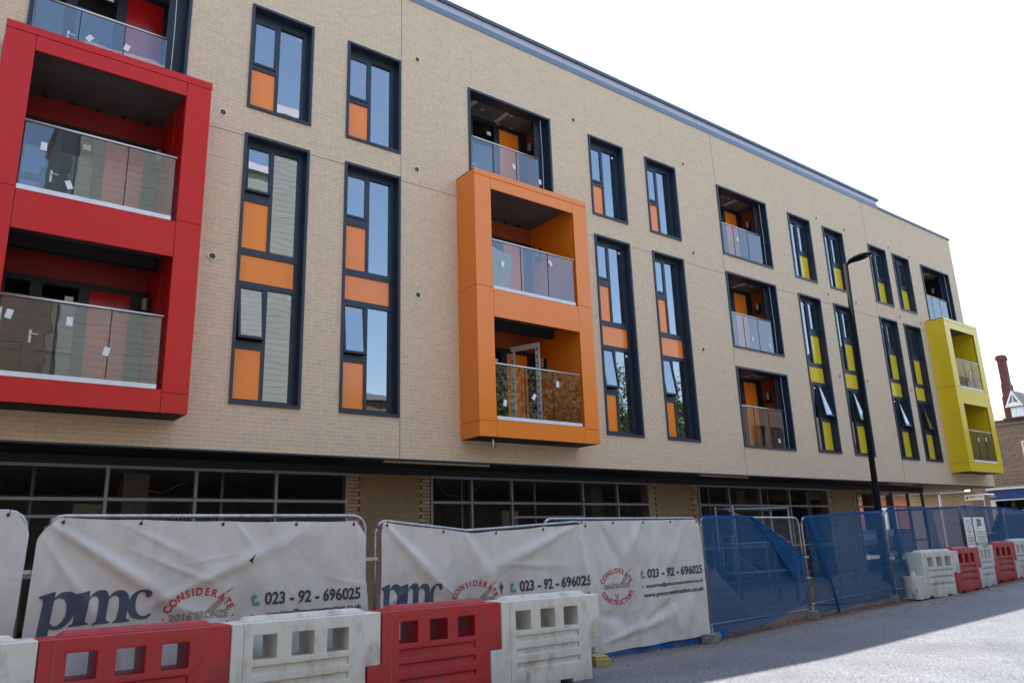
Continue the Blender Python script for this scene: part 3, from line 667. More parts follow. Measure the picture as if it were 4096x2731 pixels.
def join(*vfs):
    V, Fc = [], []
    for v, f in vfs:
        k = len(V); V += v; Fc += [[k+i for i in q] for q in f]
    return V, Fc
PMC = join(poly_pts([P_out], [P_in]), poly_pts([M_out], []), poly_pts([C_out], []))
def ring_text(cx_, cz_, rx_, rz_, h, top, bot):
    V, Fc = [], []
    def put(s, a0, a1, flip):
        gl = []
        for ch in s:
            v, f = text_pts(ch, .03); a, b = min(p[0] for p in v), max(p[0] for p in v); gl.append((v, f, a, b))
        tot = sum(b-a for _, _, a, b in gl); gap = .42*tot/(len(s)-1)*.9; full = tot+gap*(len(s)-1); pos = 0
        for v, f, a, b in gl:
            t = math.radians(a0+(a1-a0)*(pos+(b-a)/2)/full); pos += b-a+gap
            mx_ = (a+b)/2; px_, pz_ = cx_+rx_*math.cos(t), cz_+rz_*math.sin(t)
            tx, tz = -rx_*math.sin(t), rz_*math.cos(t)
            if not flip: tx, tz = -tx, -tz
            an = math.atan2(tz, tx); c, s_ = math.cos(an), math.sin(an); k = len(V)
            for p in v:
                u, w_ = (p[0]-mx_)*h*1.15, (p[1]-.35)*h*1.25
                V.append((px_+c*u-s_*w_, pz_+s_*u+c*w_))
            Fc.extend([[k+q for q in g] for g in f])
    put(top, 166, 14, False); put(bot, 200, 340, True)
    return V, Fc
def check(cx_, cz_, sx_, sz_):
    V, Fc = [], []
    def P(l):
        k = len(V); V.extend([(cx_+a*sx_, cz_+b*sz_) for a, b in l]); Fc.append(list(range(k, k+len(l))))
    P([(-.02, -.75), (.06, -.38), (.03, -.38), (-.05, -.62)]); P([(-.02, -.75), (-.22, -.40), (-.15, -.40), (-.03, -.60)])
    for a in (0, .1, .2): P([(.12+a, .1), (.18+a, .1), (.62+a*.6, .62), (.58+a*.6, .62)])
    P([(.70, .72), (.98, 1.0), (.74, .86)])
    for a in (0, .1, .2): P([(-.55+a, .28-.04*a), (-.50+a, .24), (-.1+a*.2, .06), (-.16+a*.2, .06)])
    return V, Fc

# ------------------------------------------------------------------ temporary fence
def fence_panel(x0, y0, x1, y1, zt, label, lean=0, sag=0, zb=None, rise=0):
    L_ = math.hypot(x1-x0, y1-y0); zb = zb if zb is not None else min(zg(x0), zg(x1))+.12
    T_ = thing('temporary_fence', label, 'fence', (x0, y0, zb-.12), 'temporary fences along the site')
    ux, uy = (x1-x0)/L_, (y1-y0)/L_
    def pt(s, z): 
        t = (z-zb)/(zt-zb); return (x0+ux*s, y0+uy*s+lean*t, z-sag*(s/L_/.4 if s < .4*L_ else 1-(s/L_-.4)/.6*.75)*t+rise*s/L_)
    r = .16
    fr = []
    fr.append(pt(0.02, zb-.1)); fr.append(pt(.02, zt-r))
    for a in (20, 45, 70): fr.append(pt(.02+r-r*math.cos(math.radians(a)), zt-r+r*math.sin(math.radians(a))))
    for k in range(0, 9): fr.append(pt(.02+r+(L_-.04-2*r)*k/8, zt))
    for a in (70, 45, 20): fr.append(pt(L_-.02-r+r*math.cos(math.radians(a)), zt-r+r*math.sin(math.radians(a))))
    fr.append(pt(L_-.02, zt-r)); fr.append(pt(L_-.02, zb-.1))
    mb = MB().tube(fr, .021, 8); mb.tube([pt(.02, zb+.12), pt(L_-.02, zb+.12)], .021, 8)
    part(mb, 'frame', 'galv', T_, smooth=True)
    wm_ = MB(); s = .06
    while s < L_-.05: wm_.tube([pt(s, zb+.12), pt(s, (zb+zt)/2), pt(s, zt-.01)], .002, 3, cap=False); s += .042
    for k in range(1, 11): z = zb+.12+(zt-zb-.12)*k/11; wm_.tube([pt(.03+(L_-.06)*i/6, z) for i in range(7)], .0022, 3, cap=False)
    part(wm_, 'wire_mesh', 'galv', T_)
    return T_, pt, L_
def foot(x, y, ang, label, m='block', s=1):
    t = thing('concrete_block', label, 'concrete block', (x, y, zg(x)), 'concrete blocks under the fence')
    b = MB().box(-.36*s, .36*s, -.115, .115, .0, .10).box(-.30*s, -.06*s, -.10, .10, .1005, .135).box(.06*s, .30*s, -.10, .10, .1005, .135)
    o = b.build('block', m, t, bevel=.012); so_ = MB().tube([(0, 0, .10), (0, 0, .22)], .03, 8).build('socket', 'galv', t)
    t.rotation_euler.z = ang
    return t
P1 = fence_panel(1.06, 8.86, 4.50, 8.86, .455, 'steel mesh fence behind the banner with the whole dark wordmark')
P0 = fence_panel(-2.6, 8.84, .94, 8.86, .50, 'steel mesh fence cut off by the left edge of the photo')
P2 = fence_panel(4.60, 8.86, 8.10, 8.86, .405, 'steel mesh fence with a sagging top rail between the two long banners', sag=.15)
P3 = fence_panel(7.40, 9.02, 10.92, 9.02, .41, 'steel mesh fence behind the short banner that hangs down to the kerb')
P4 = fence_panel(10.98, 9.06, 14.46, 9.38, .425, 'steel mesh fence with torn blue netting showing bare wire at its top right corner', lean=.0)
P5 = fence_panel(14.56, 9.40, 17.96, 9.46, .425, 'steel mesh fence in front of the lamp post, covered in blue net', rise=.125)
P6 = fence_panel(18.0, 9.46, 21.40, 9.24, .57, 'steel mesh fence with blue net behind the lone white barrier end', rise=.08)
P7 = fence_panel(21.46, 9.24, 24.90, 9.60, .66, 'steel mesh fence carrying the two white notice boards')
P8 = fence_panel(24.98, 9.62, 28.40, 10.3, .64, 'steel mesh fence at the right edge of the photo, behind the farthest red barrier')
for (x, y, a, lb, m_) in ((8.02, 8.72, 1.2, 'worn yellow concrete fence foot beside the end of the near white barrier', 'blocky'),
                          (10.95, 8.98, .5, 'grey concrete fence foot where white banner meets blue net', 'block'),
                          (14.52, 9.36, .6, 'grey concrete fence foot under the leaning clamp post between blue nets', 'block'),
                          (18.0, 9.50, .4, 'grey concrete fence foot hidden low behind the lone white barrier end', 'block'),
                          (1.0, 8.9, .3, 'grey concrete fence foot behind the nearest red barrier', 'block')):
    foot(x, y, a, lb, m_)
for x, y, z, nm in ((.995, 8.85, -.06, P1[0]), (4.55, 8.84, -.06, P1[0]), (14.50, 9.36, -.35, P4[0]),
                (14.50, 9.36, -.75, P4[0]), (17.98, 9.44, -.5, P5[0])):
    part(MB().box(x-.085, x+.085, y-.035, y+.035, z-.02, z+.02), 'clamp', 'galv', nm, bevel=.006)

# ---- banners
def banner(x0, x1, y, top, bot, folds, label, name='banner', nx=170, nz=90, chl=.0, chr_=.0, left=None, right=None):
    """top/bot/left/right are edge functions"""
    rq = random.Random(int(x0*100)); folds = list(folds)
    for _ in range(26):
        ax, az, an, ln = rq.uniform(x0, x1), rq.uniform(-1.2, .35), rq.choice([rq.gauss(-.9, .35), rq.gauss(.7, .4), rq.gauss(1.57, .15)]), rq.uniform(.25, .9)
        folds.append((ax, az, ax+ln*math.cos(an), az+ln*math.sin(an), rq.uniform(.012, .03), rq.uniform(.004, .011)*rq.choice([1, 1, -1])))
    def surf(x, z):
        u = (x-x0)/(x1-x0); d = 0
        for (ax, az, bx, bz, wdt, amp) in folds:
            dx, dz = bx-ax, bz-az; LL = math.hypot(dx, dz); t = ((x-ax)*dx+(z-az)*dz)/LL/LL
            dist = ((x-ax)*dz-(z-az)*dx)/LL; tt = min(max(t, 0), 1); fade = math.exp(-((t-tt)*LL/.25)**2)*(.35+.65*math.sin(math.pi*min(max(t*.9+.05, 0), 1)))
            ww = wdt*(.5+.9*tt); d += amp*math.exp(-(dist/ww)**2)*fade
        d += .008*math.sin(x*5.1+z*3.3)*math.sin(x*2.3-z*4.7+1)+.004*math.sin(x*13+z*9)+.003*math.sin(x*21-z*17)
        return (x, y-d, z)
    T_ = thing(name, label, 'banner', (x0, y, -1.2))
    mb = MB(); W_ = []
    for i in range(nx+1):
        for j in range(nz+1):
            u, v = i/nx, j/nz
            zt_, zb_ = top(u), bot(u); z = zt_+(zb_-zt_)*v
            xa = x0+(left(v) if left else 0); xb = x1+(right(v) if right else 0)
            if chl and v < .12: xa += chl*(1-v/.12)**1.5
            if chr_ and v < .12: xb -= chr_*(1-v/.12)**1.5
            mb.v.append(surf(xa+(xb-xa)*u, z))
    for i in range(nx):
        for j in range(nz):
            a = i*(nz+1)+j; mb.f.append([a, a+1, a+nz+2, a+nz+1])
    o = part(mb, 'sheet', 'banner', T_, smooth=True)
    ey = MB()
    for k in (.02, .26, .5, .74, .98):
        u = min(max(k, chl/(x1-x0)+.01), 1-chr_/(x1-x0)-.01); x = x0+(x1-x0)*u; p = surf(x, top(u)-.035)
        ey.tube([(p[0], p[1]-.012, p[2]), (p[0], p[1]-.002, p[2])], .016, 10); ey.tube([(p[0], p[1]-.006, p[2]), (p[0]+.015, p[1], p[2]+.03), (p[0]+.01, p[1]+.03, p[2]+.06)], .004, 5)
    part(ey, 'eyelet', 'black', T_)
    return T_, surf
def dress(T_, surf, pmc, rg, tel, em, www, cut_x=None, www_on=True):
    """pmc:(x0,x1,ztop,zbot) rg:(cx,cz,rx,rz)  tel:(xt,x0,x1,z0,z1,slope)"""
    if pmc: lay(fit(PMC, *pmc), surf, 'wordmark', 'ink', T_)
    cx_, cz_, rx_, rz_ = rg
    lay(ring_text(cx_, cz_, rx_*.90, rz_*.88, rz_*.31, 'CONSIDERATE', 'CONSTRUCTORS'), surf, 'ring_lettering', 'inkr', T_, cut=.1)
    V, Fc = [], []
    for sx_ in (-1, 1):
        k = len(V); n = 8
        for i in range(n): V.append((cx_+sx_*rx_*.93+rx_*.025*math.cos(i*math.pi/4), cz_-.05*rz_+rx_*.025*math.sin(i*math.pi/4)))
        Fc.append(list(range(k, k+n)))
    lay((V, Fc), surf, 'ring_dot', 'inkr', T_, cut=0)
    lay(check(cx_, cz_, rx_*1.0, rz_*1.0), surf, 'tick_mark', 'inkb', T_, cut=.1)
    lay(fit(text_pts('2016', .03), cx_-rx_*.80, cx_-rx_*.20, cz_-rz_*.13, cz_+rz_*.13, 0), surf, 'year_lettering', 'inkb', T_, off=.009)
    lay(fit(text_pts('BRONZE', .03), cx_-rx_*.12, cx_+rx_*.80, cz_-rz_*.10, cz_+rz_*.17, 0), surf, 'grade_lettering', 'inkb', T_, off=.009)
    xt, x0, x1, z0, z1, sl_ = tel
    def cutx(vf): 
        return vf
    lay(fit(text_pts('t.', .035), xt, xt+.10, z0-.006, z1+.010), surf, 'letter', 'inkg', T_)
    lay(fit(text_pts('023 - 92 - 696025', .035), x0, x1, z0-.006, z1+.014, sl_), surf, 'phone_number', 'inkk', T_)
    if em:
        lay(fit(text_pts('e.', .01), xt+.0, xt+.06, em[2]+.018, em[3]-.018), surf, 'letter', 'inkg', T_)
        lay(fit(text_pts('enquiries@pmcconstruction.co.uk', .03), em[0], em[1], em[2], em[3], em[4]), surf, 'email_lettering', 'inkk', T_)
    if www_on and www:
        lay(fit(text_pts('www.pmcconstruction.co.uk', .035), www[0], www[1], www[2], www[3], www[4]), surf, 'web_lettering', 'inkk', T_)
B1, f1 = banner(1.02, 4.46, 8.78, lambda u: .44-.05*u-.018*math.sin(u*math.pi)-.008*abs(math.sin(u*math.pi*4)), lambda u: -1.35,
    [(1.15, .35, 2.35, -.45, .07, .055), (1.1, .2, 1.65, -.6, .06, .03), (2.25, -.35, 3.75, .30, .08, .05), (1.9, .3, 2.4, .05, .04, .02), (2.0, .05, 2.7, -.25, .03, .018), (2.9, .35, 3.1, .1, .04, .02), (4.2, .3, 4.0, -.3, .05, .025), (2.4, -.5, 3.3, -1.0, .1, .03)],
    'long grey white banner with the whole dark wordmark, behind the nearest red barrier', chl=.16, chr_=.14, left=lambda v: -.06*v, right=lambda v: .05*v-.02*math.sin(v*6))
dress(B1, f1, (1.06, 2.08, -.72, -.245), (2.55, -.56, .375, .275), (3.09, 3.24, 4.39, -.495, -.375, -.008), (3.27, 4.40, -.64, -.565, .015), (3.1, 4.4, -.80, -.71, 0))
B0, f0 = banner(-2.6, .93, 8.78, lambda u: .49+.01*u, lambda u: -1.35, [(.8, .4, .2, -.6, .07, .04), (-.6, .4, .3, -.3, .1, .04)], 'grey white fence banner cut off by the left edge of the photo', chr_=.14, left=None, right=lambda v: .02-.06*v)
dress(B0, f0, (-2.5, -1.5, -.68, -.22), (-1.0, -.52, .375, .275), (-.42, -.28, .76, -.40, -.27, 0), (-.25, .78, -.60, -.53, .0), None)
B2, f2 = banner(4.66, 8.12, 8.78, lambda u: .375-(.145*u/.4 if u < .4 else .145-.105*(u-.4)/.6)-.010*abs(math.sin(u*math.pi*4)), lambda u: -1.30-.22*max(0, (u-.6)/.4),
    [(4.75, .3, 5.6, -.5, .08, .05), (5.9, .2, 6.3, -.4, .1, .03), (7.7, .25, 6.2, -.3, .09, .055), (4.72, -.62, 5.0, -.45, .04, .03), (4.72, -.62, 4.95, -.7, .04, .03), (7.9, .3, 8.05, -.9, .07, .05), (6.6, -.2, 7.6, -.25, .05, .02)],
    'long grey white banner with sagging top edge and torn hole beside its ring emblem', chl=.03, chr_=.05, left=lambda v: -.01+.02*math.sin(v*5), right=lambda v: .11*min(v/.35, 1)+.045*v)
dress(B2, f2, (4.65, 5.53, -.87, -.36), (6.035, -.64, .385, .26), (6.61, 6.77, 8.06, -.56, -.43, .02), (6.80, 8.05, -.73, -.65, .03), (6.6, 8.0, -.87, -.79, 0))
# torn hole
th = MB(); cx_, cz_ = 6.46, -.50
pts = [(cx_+.035*math.cos(a)*(1+.5*math.sin(a*3)), cz_+.085*math.sin(a)*(1+.3*math.cos(a*5))) for a in [k*math.pi/8 for k in range(16)]]
lay((pts, [list(range(16))]), f2, 'torn_hole', 'timber', B2, cut=0, off=.008)
lay(([(p[0]*.5+cx_*.5, p[1]*.6+cz_*.4) for p in pts], [list(range(16))]), f2, 'torn_hole', 'black', B2, cut=0, off=.012)
lay(([(3.02, -.02), (3.06, .0), (3.10, .05), (3.07, -.03), (3.08, -.06), (3.05, -.04)], [[0, 1, 2, 3, 4, 5]]), f1, 'torn_hole', 'black', B1, cut=0, off=.012)
B3, f3 = banner(8.05, 10.82, 8.94, lambda u: .375+.01*u, lambda u: -1.52+.055*u-.012*abs(math.sin(u*math.pi*3)),
    [(9.4, .35, 8.9, -.3, .1, .05), (8.5, .3, 8.95, -.35, .08, -.04), (8.6, -1.35, 9.9, -1.1, .07, .05), (9.3, -1.2, 10.4, -.75, .08, -.05), (10.0, -.95, 10.05, -1.4, .08, .05), (10.5, -.9, 10.2, -1.4, .1, .04), (10.4, .3, 9.9, -.5, .1, .03), (8.4, -1.0, 9.0, -1.1, .1, -.035)],
    'short grey white banner with complete red ring emblem, hanging down to the road edge', chr_=.04, right=lambda v: .03*math.sin(v*3)+.03*v)
dress(B3, f3, None, (8.78, -.60, .355, .265), (9.31, 9.46, 10.80, -.51, -.385, .02), (9.41, 10.80, -.675, -.60, .03), (9.33, 10.80, -.82, -.73, .03))

# ---- blue netting
def net(name, label, quadfn, nx, nz, m='net', fold=0, seed=1, edge=True):
    rr = random.Random(seed); ph = [rr.uniform(0, 6) for _ in range(6)]
    T_ = thing(name, label, 'netting', quadfn(0, 1), 'blue debris nets on the fence')
    mb = MB()
    for i in range(nx+1):
        for j in range(nz+1):
            u, v = i/nx, j/nz; x, y, z = quadfn(u, v)
            d = .018*math.sin(u*14+v*3+ph[0])+.012*math.sin(u*31+ph[1])*(v)+.01*math.sin(v*9+u*5+ph[2])
            mb.v.append((x+.01*math.sin(v*8+ph[3]), y-.05-d*.8, z+.012*math.sin(u*20+ph[4])*(v > .97)))
    for i in range(nx):
        for j in range(nz):
            a = i*(nz+1)+j; mb.f.append([a, a+1, a+nz+2, a+nz+1])
    part(mb, 'sheet', m, T_, smooth=True)
    if edge:
        hem = MB(); prev = None
        hem.tube([mb.v[i*(nz+1)] for i in range(nx+1)], .016, 6)
        part(hem, 'top_hem', 'netd', T_, smooth=True)
    return T_
def q4(u, v):
    x = 11.0+3.42*u; y = 9.06+.32*u
    zt_ = .44 if u < .47 else .44-(u-.47)/.53*.76
    zb_ = -1.56+.10*u if u < .45 else -1.515+(u-.45)/.55*.33
    return (x, y, zt_+(zb_-zt_)*v)
N4 = net('debris_net', 'torn blue net with its top right corner hanging down in a fold', q4, 60, 24, seed=2)
fl = MB(); fy = 9.18
fl.poly([(12.62, fy, .40), (13.18, fy+.01, -.06), (13.84, fy+.02, -.78), (13.86, fy+.03, -.42), (14.22, fy+.06, -.29), (13.4, fy+.02, .08)]); part(fl, 'flap', 'net', N4); fl2 = MB(); fl2.poly([(12.66, fy-.02, .38), (13.2, fy-.01, -.07), (13.82, fy, -.76), (13.84, fy+.01, -.42), (13.9, fy+.02, -.16), (13.4, fy, .06)]); part(fl2, 'flap', 'net', N4)
cr_ = MB().tube([(12.60, 9.15, .42), (13.18, 9.17, -.05), (13.86, 9.2, -.80)], .012, 6).tube([(13.84, 9.2, -.78), (14.0, 9.24, -.45), (14.24, 9.26, -.28), (13.3, 9.17, .13), (12.62, 9.14, .42)], .010, 6)
part(cr_, 'crease', 'netd', N4, smooth=True)
tt = MB()
for a, b in ((11.0, 11.45), (9.05, 9.5), (9.6, 10.1), (10.2, 10.8)): tt.poly([(a, 9.0 if a > 11 else 8.99, -1.40), (b, 9.02, -1.42), (b-.12, 8.98, -1.585), (a+.1, 8.96, -1.59)])
part(tt, 'trailing_scrap', 'netd', N4)
under = MB()
under.poly([(8.35, 8.99, -1.35), (10.9, 9.0, -1.3), (10.9, 8.97, -1.585), (9.3, 8.96, -1.57), (8.4, 8.95, -1.59)]); part(under, 'lower_strip', 'netd', N4)
N5 = net('debris_net', 'blue net with a long diagonal fold at its left side, beside the leaning post', lambda u, v: (14.58+.12*math.sin(v*2.6)*(1-u)+3.36*u, 9.40+.06*u, (.445+.13*u)+(-1.89-.0*u)*v), 60, 24, seed=3)
fd = MB().poly([(14.62, 9.28, .42), (14.80, 9.28, .42), (15.45, 9.30, -1.40), (15.36, 9.28, -1.62), (15.22, 9.28, -1.50), (15.30, 9.29, -.95), (15.08, 9.29, -.75)]); part(fd, 'fold', 'net', N5)
part(MB().poly([(14.66, 9.27, .41), (14.78, 9.27, .41), (15.40, 9.29, -1.35), (15.32, 9.27, -1.58), (15.18, 9.28, -.7)]), 'fold', 'net', N5)
part(MB().tube([(14.64, 9.26, .42), (14.86, 9.25, -.10), (15.13, 9.26, -.75), (15.34, 9.25, -1.5)], .013, 6), 'crease', 'netd', N5, smooth=True)
part(MB().tube([(15.3, 9.3, -.3), (15.55, 9.3, -.55), (15.62, 9.3, -.95), (15.42, 9.29, -1.3)], .006, 5), 'crease', 'netd', N5, smooth=True)
N6 = net('debris_net', 'blue net behind the lamp post foot, left of the notice boards', lambda u, v: (18.02+3.36*u, 9.46-.22*u, (.59+.08*u)+(-1.96+.03*u)*v), 60, 24, seed=4)
fd = MB().poly([(18.05, 9.36, .55), (18.25, 9.35, .55), (18.75, 9.35, -1.35), (18.6, 9.36, -1.38)]).poly([(19.6, 9.28, .58), (20.0, 9.26, .58), (20.2, 9.24, -1.2), (19.9, 9.26, -1.2)]); part(fd, 'fold', 'net', N6)
N7 = net('debris_net', 'blue net behind the two white notice boards', lambda u, v: (21.48+3.4*u, 9.24+.36*u, .685-1.98*v), 60, 24, seed=5)
fd = MB().poly([(21.5, 9.14, .64), (21.62, 9.14, .64), (21.75, 9.15, -1.1), (21.62, 9.15, -1.1)]).poly([(23.9, 9.38, .64), (24.0, 9.39, .64), (24.25, 9.42, -1.1), (24.1, 9.4, -1.1)]); part(fd, 'fold', 'net', N7)
N8 = net('debris_net', 'blue net at the right edge of the photo, in front of the dark car', lambda u, v: (25.0+3.4*u, 9.62+.68*u, .68-.05*u-1.85*v), 50, 20, seed=6)
# notice boards
def board(x0, x1, y0, y1, z0, z1, label):
    t = thing('notice_board', label, 'sign', (x0, y0, z0), 'notice boards on the fence')
    dx, dy = x1-x0, y1-y0
    MB().prism([(0, 0, 0), (dx, dy, 0), (dx, dy, z1-z0), (0, 0, z1-z0)], (0, .006, 0)).build('board', 'sign', t)
    sf = lambda x, z: (x, y0+(x-x0)/dx*dy, z)
    return t, sf
S1, g1 = board(21.12, 21.56, 9.05, 9.06, -.34, .40, 'narrow white notice board with a red ring and green tick')
lay(ring_text(21.34, .17, .13, .15, .042, 'CONSIDERATE', 'CONSTRUCTORS'), g1, 'ring_lettering', 'inkr', S1, cut=0, off=.004)
ck = ([(21.27, .15), (21.33, .07), (21.45, .33), (21.335, .13), (21.30, .17)], [[0, 1, 2, 3, 4]]); lay(ck, g1, 'tick_mark', 'inkg', S1, cut=0, off=.004)
V, Fc = [], []
for i, z in enumerate([-.04, -.09, -.11, -.13, -.17, -.19, -.21, -.25, -.27]):
    k = len(V); e = .36 if i != 0 else .34; V += [(21.16, z), (21.16+e, z), (21.16+e, z+.010), (21.16, z+.010)]; Fc.append([k, k+1, k+2, k+3])
lay((V, Fc), g1, 'small_print', 'lead', S1, cut=0, off=.004)
S2, g2 = board(21.70, 22.42, 9.08, 9.11, -.33, .40, 'wide white notice board with a dark wordmark and a green band reading SITE SAFETY')
lay(fit(PMC, 21.90, 22.23, .10, .36), g2, 'wordmark', 'inkk', S2, cut=0, off=.004)
V, Fc = [], []
for i, (z, a) in enumerate([(.04, .33), (-.03, .33), (-.08, .27), (-.11, .27), (-.14, .24), (-.17, .29), (-.20, .29)]):
    k = len(V); V += [(22.06-a, z), (22.06+a, z), (22.06+a, z+.011), (22.06-a, z+.011)]; Fc.append([k, k+1, k+2, k+3])
lay((V, Fc), g2, 'small_print', 'lead', S2, cut=0, off=.004)
lay(([(21.87, .005), (22.25, .005), (22.25, .018), (21.87, .018)], [[0, 1, 2, 3]]), g2, 'small_print', 'inkr', S2, cut=0, off=.004)
lay(([(21.705, -.325), (22.415, -.325), (22.415, -.225), (21.705, -.225)], [[0, 1, 2, 3]]), g2, 'band', 'green', S2, cut=0, off=.004)
lay(fit(text_pts('SITE SAFETY', .02), 21.75, 22.37, -.308, -.242), g2, 'band_lettering', 'sign', S2, cut=0, off=.008)

# ------------------------------------------------------------------ plastic barriers
def barrier_mesh(lug=False):
    th_ = .40; hx = [.21, .44, .59, .82, .96, 1.19]
    outl = lambda x, z: (0 <= x <= 1.555 if z > .48 else -.165 <= x <= 1.385)
    xs_ = sorted({-.165, 0, *hx, 1.385, 1.555, .08, .28, .86, 1.06}); zs_ = sorted({0, .045, .235, .30, .39, .455, .48, .53, .60, .66, .88, 1.0})
    def depth(x, z):
        if not outl(x, z): return None
        if .66 < z < .88 and any(hx[2*i] < x < hx[2*i+1] for i in range(3)): return None
        if z < .045 and (.08 < x < .28 or .86 < x < 1.06): return None
        if .21 < x < 1.19 and (.235 < z < .30 or .39 < z < .455 or .53 < z < .60): return .030
        return 0
    mb = MB(); cells = {}
    for i in range(len(xs_)-1):
        for j in range(len(zs_)-1): cells[i, j] = depth((xs_[i]+xs_[i+1])/2, (zs_[j]+zs_[j+1])/2)
    for (i, j), d in cells.items():
        if d is None: continue
        a, b, c, e = xs_[i], xs_[i+1], zs_[j], zs_[j+1]
        mb.poly([(a, d, c), (b, d, c), (b, d, e), (a, d, e)]); mb.poly([(a, th_-d, c), (b, th_-d, c), (b, th_-d, e), (a, th_-d, e)])
        for (di, dj, p, q) in ((-1, 0, (a, c), (a, e)), (1, 0, (b, c), (b, e)), (0, -1, (a, c), (b, c)), (0, 1, (a, e), (b, e))):
            dn = cells.get((i+di, j+dj))
            if dn is None:
                mb.poly([(p[0], d, p[1]), (q[0], d, q[1]), (q[0], th_-d, q[1]), (p[0], th_-d, p[1])])
            elif dn > d:
                mb.poly([(p[0], d, p[1]), (q[0], d, q[1]), (q[0], dn, q[1]), (p[0], dn, p[1])]); mb.poly([(p[0], th_-d, p[1]), (q[0], th_-d, q[1]), (q[0], th_-dn, q[1]), (p[0], th_-dn, p[1])])
    me = bpy.data.meshes.new('barrier'); me.from_pydata(mb.v, [], mb.f); b = bmesh.new(); b.from_mesh(me)
    bmesh.ops.remove_doubles(b, verts=b.verts, dist=1e-4); bmesh.ops.recalc_face_normals(b, faces=b.faces)
    bmesh.ops.dissolve_limit(b, angle_limit=.01, verts=b.verts, edges=b.edges)
    ed = [e for e in b.edges if len(e.link_faces) == 2 and e.calc_face_angle(0) > .5]
    bmesh.ops.bevel(b, geom=ed, offset=.011, segments=3, affect='EDGES', profile=.5, clamp_overlap=True)
    b.to_mesh(me); b.free()
    for p in me.polygons: p.use_smooth = True
    me.set_sharp_from_angle(angle=.6)
    return me
BM = barrier_mesh()
lip = MB(); n = 4
lip.v = [(.14, .09, 1.0), (1.42, .09, 1.0), (1.42, .31, 1.0), (.14, .31, 1.0), (.20, .12, 1.045), (1.36, .12, 1.045), (1.36, .28, 1.045), (.20, .28, 1.045)]
lip.f = [[0, 3, 2, 1], [4, 5, 6, 7], [0, 1, 5, 4], [1, 2, 6, 5], [2, 3, 7, 6], [3, 0, 4, 7]]
def barrier(x, y, z, ang, m, label, end=False):
    t = thing('plastic_barrier', label, 'barrier', (x, y, z), 'interlocking plastic road barriers'); t.rotation_euler.z = ang
    me = BM.copy(); me.materials.append(M[m]); o = bpy.data.objects.new('body', me); link(o, t)
    lip.build('top_ridge', m, t, bevel=.008)
    MB().box(.115, .119, -.0012, .004, .02, .97).build('seam', 'joint', t)
    if end:
        dm = MB(); dm.tube([(-.165, .2, 0), (-.165, .2, .46), (-.165, .2, .475)], .197, 24); dm.build('coupling_drum', m, t, bevel=0)
        MB().tube([(-.20, .17, .475), (-.20, .17, .59)], .062, 14, r1=.055).build('coupling_peg', m, t, smooth=False)
        MB().tube([(-.32, .04, 0), (-.32, .04, .12)], .10, 14).build('coupling_foot', m, t)
        MB().tube([(-.33, .02, .12), (-.33, .02, .23)], .035, 12).build('coupling_pin', m, t)
    return t
for x, m_, lb in ((-.56, 'barw', 'white plastic barrier cut off by the left edge of the photo'), (1.0, 'barr', 'red plastic barrier nearest the camera, with see through square holes'),
                  (2.565, 'barw', 'grimy white plastic barrier between the two near red barriers'), (4.135, 'barr', 'red plastic barrier between the two grimy white ones in the foreground'),
                  (5.70, 'barw', 'stained white plastic barrier ending the near row beside the yellow fence foot')):
    barrier(x, 7.75, -1.595, random.uniform(-.006, .006), m_, lb)
import itertools
bp_ = [(18.56, 9.0), (19.98, 8.9), (21.50, 9.0), (23.03, 9.27), (24.55, 9.32), (26.1, 9.45), (27.6, 9.6)]
rl = ['white plastic barrier with an exposed coupling drum, first of the far row', 'red plastic barrier just right of the exposed coupling drum, in front of the net', 'white plastic barrier set back at an angle below the notice boards', 'second red plastic barrier of the far row, right of the notice boards', 'white plastic barrier at the right edge of the photo', 'farthest red plastic barrier, beyond the right edge barrier']
for i, ((a, b), (c, d)) in enumerate(zip(bp_[:5], bp_[1:6])):
    barrier(a, b, zg((a+c)/2)+.006, math.atan2(d-b, c-a), 'barw' if i % 2 == 0 else 'barr', rl[i], end=(i == 0))

# ------------------------------------------------------------------ lamp post
LP = thing('street_lamp', 'tall black street lamp standing behind the blue netted fence', 'street lamp', (19.58, 10.4, zg(19.6)))
zb_ = zg(19.6)
MB().tube([(0, 0, 0), (.0, 0, 1.6), (0.01, 0, 1.62), (.06, 0, 3.4), (.24, 0, 7.33-zb_)], .105, 14, r1=.06).build('pole', 'pole', LP, smooth=True)
MB().tube([(0, 0, 0), (0, 0, 1.5)], .125, 14).build('base_sleeve', 'pole', LP, smooth=True)
MB().tube([(.24, .02, 7.28-zb_), (.24, -.14, 7.34-zb_)], .04, 10).build('arm', 'pole', LP)
hd = MB(); st = [(0, .05, .05), (.06, .10, .08), (.2, .14, .105), (.38, .155, .11), (.54, .13, .085), (.64, .06, .03), (.68, .01, .01)]
ring_ = 14
for (s_, w_, h_) in st:
    for k in range(ring_):
        t = 2*math.pi*k/ring_; zz = math.sin(t); hd.v.append((.24+w_*math.cos(t), -.10-s_, 7.35-zb_+(h_*zz if zz > 0 else h_*.55*zz)+s_*.06))
for i in range(len(st)-1):
    for k in range(ring_): a, b = i*ring_+k, i*ring_+(k+1) % ring_; hd.f.append([a, b, b+ring_, a+ring_])
hd.f.append(list(range(ring_))); hd.f.append([(len(st)-1)*ring_+k for k in range(ring_)])
hd.build('lamp_head', 'pole', LP, smooth=True)
MB().poly([(.24+.10*math.cos(t), -.55-.17*math.sin(t), 7.345-zb_-.004) for t in [k*math.pi/8 for k in range(16)]]).build('lens', 'lens', LP)

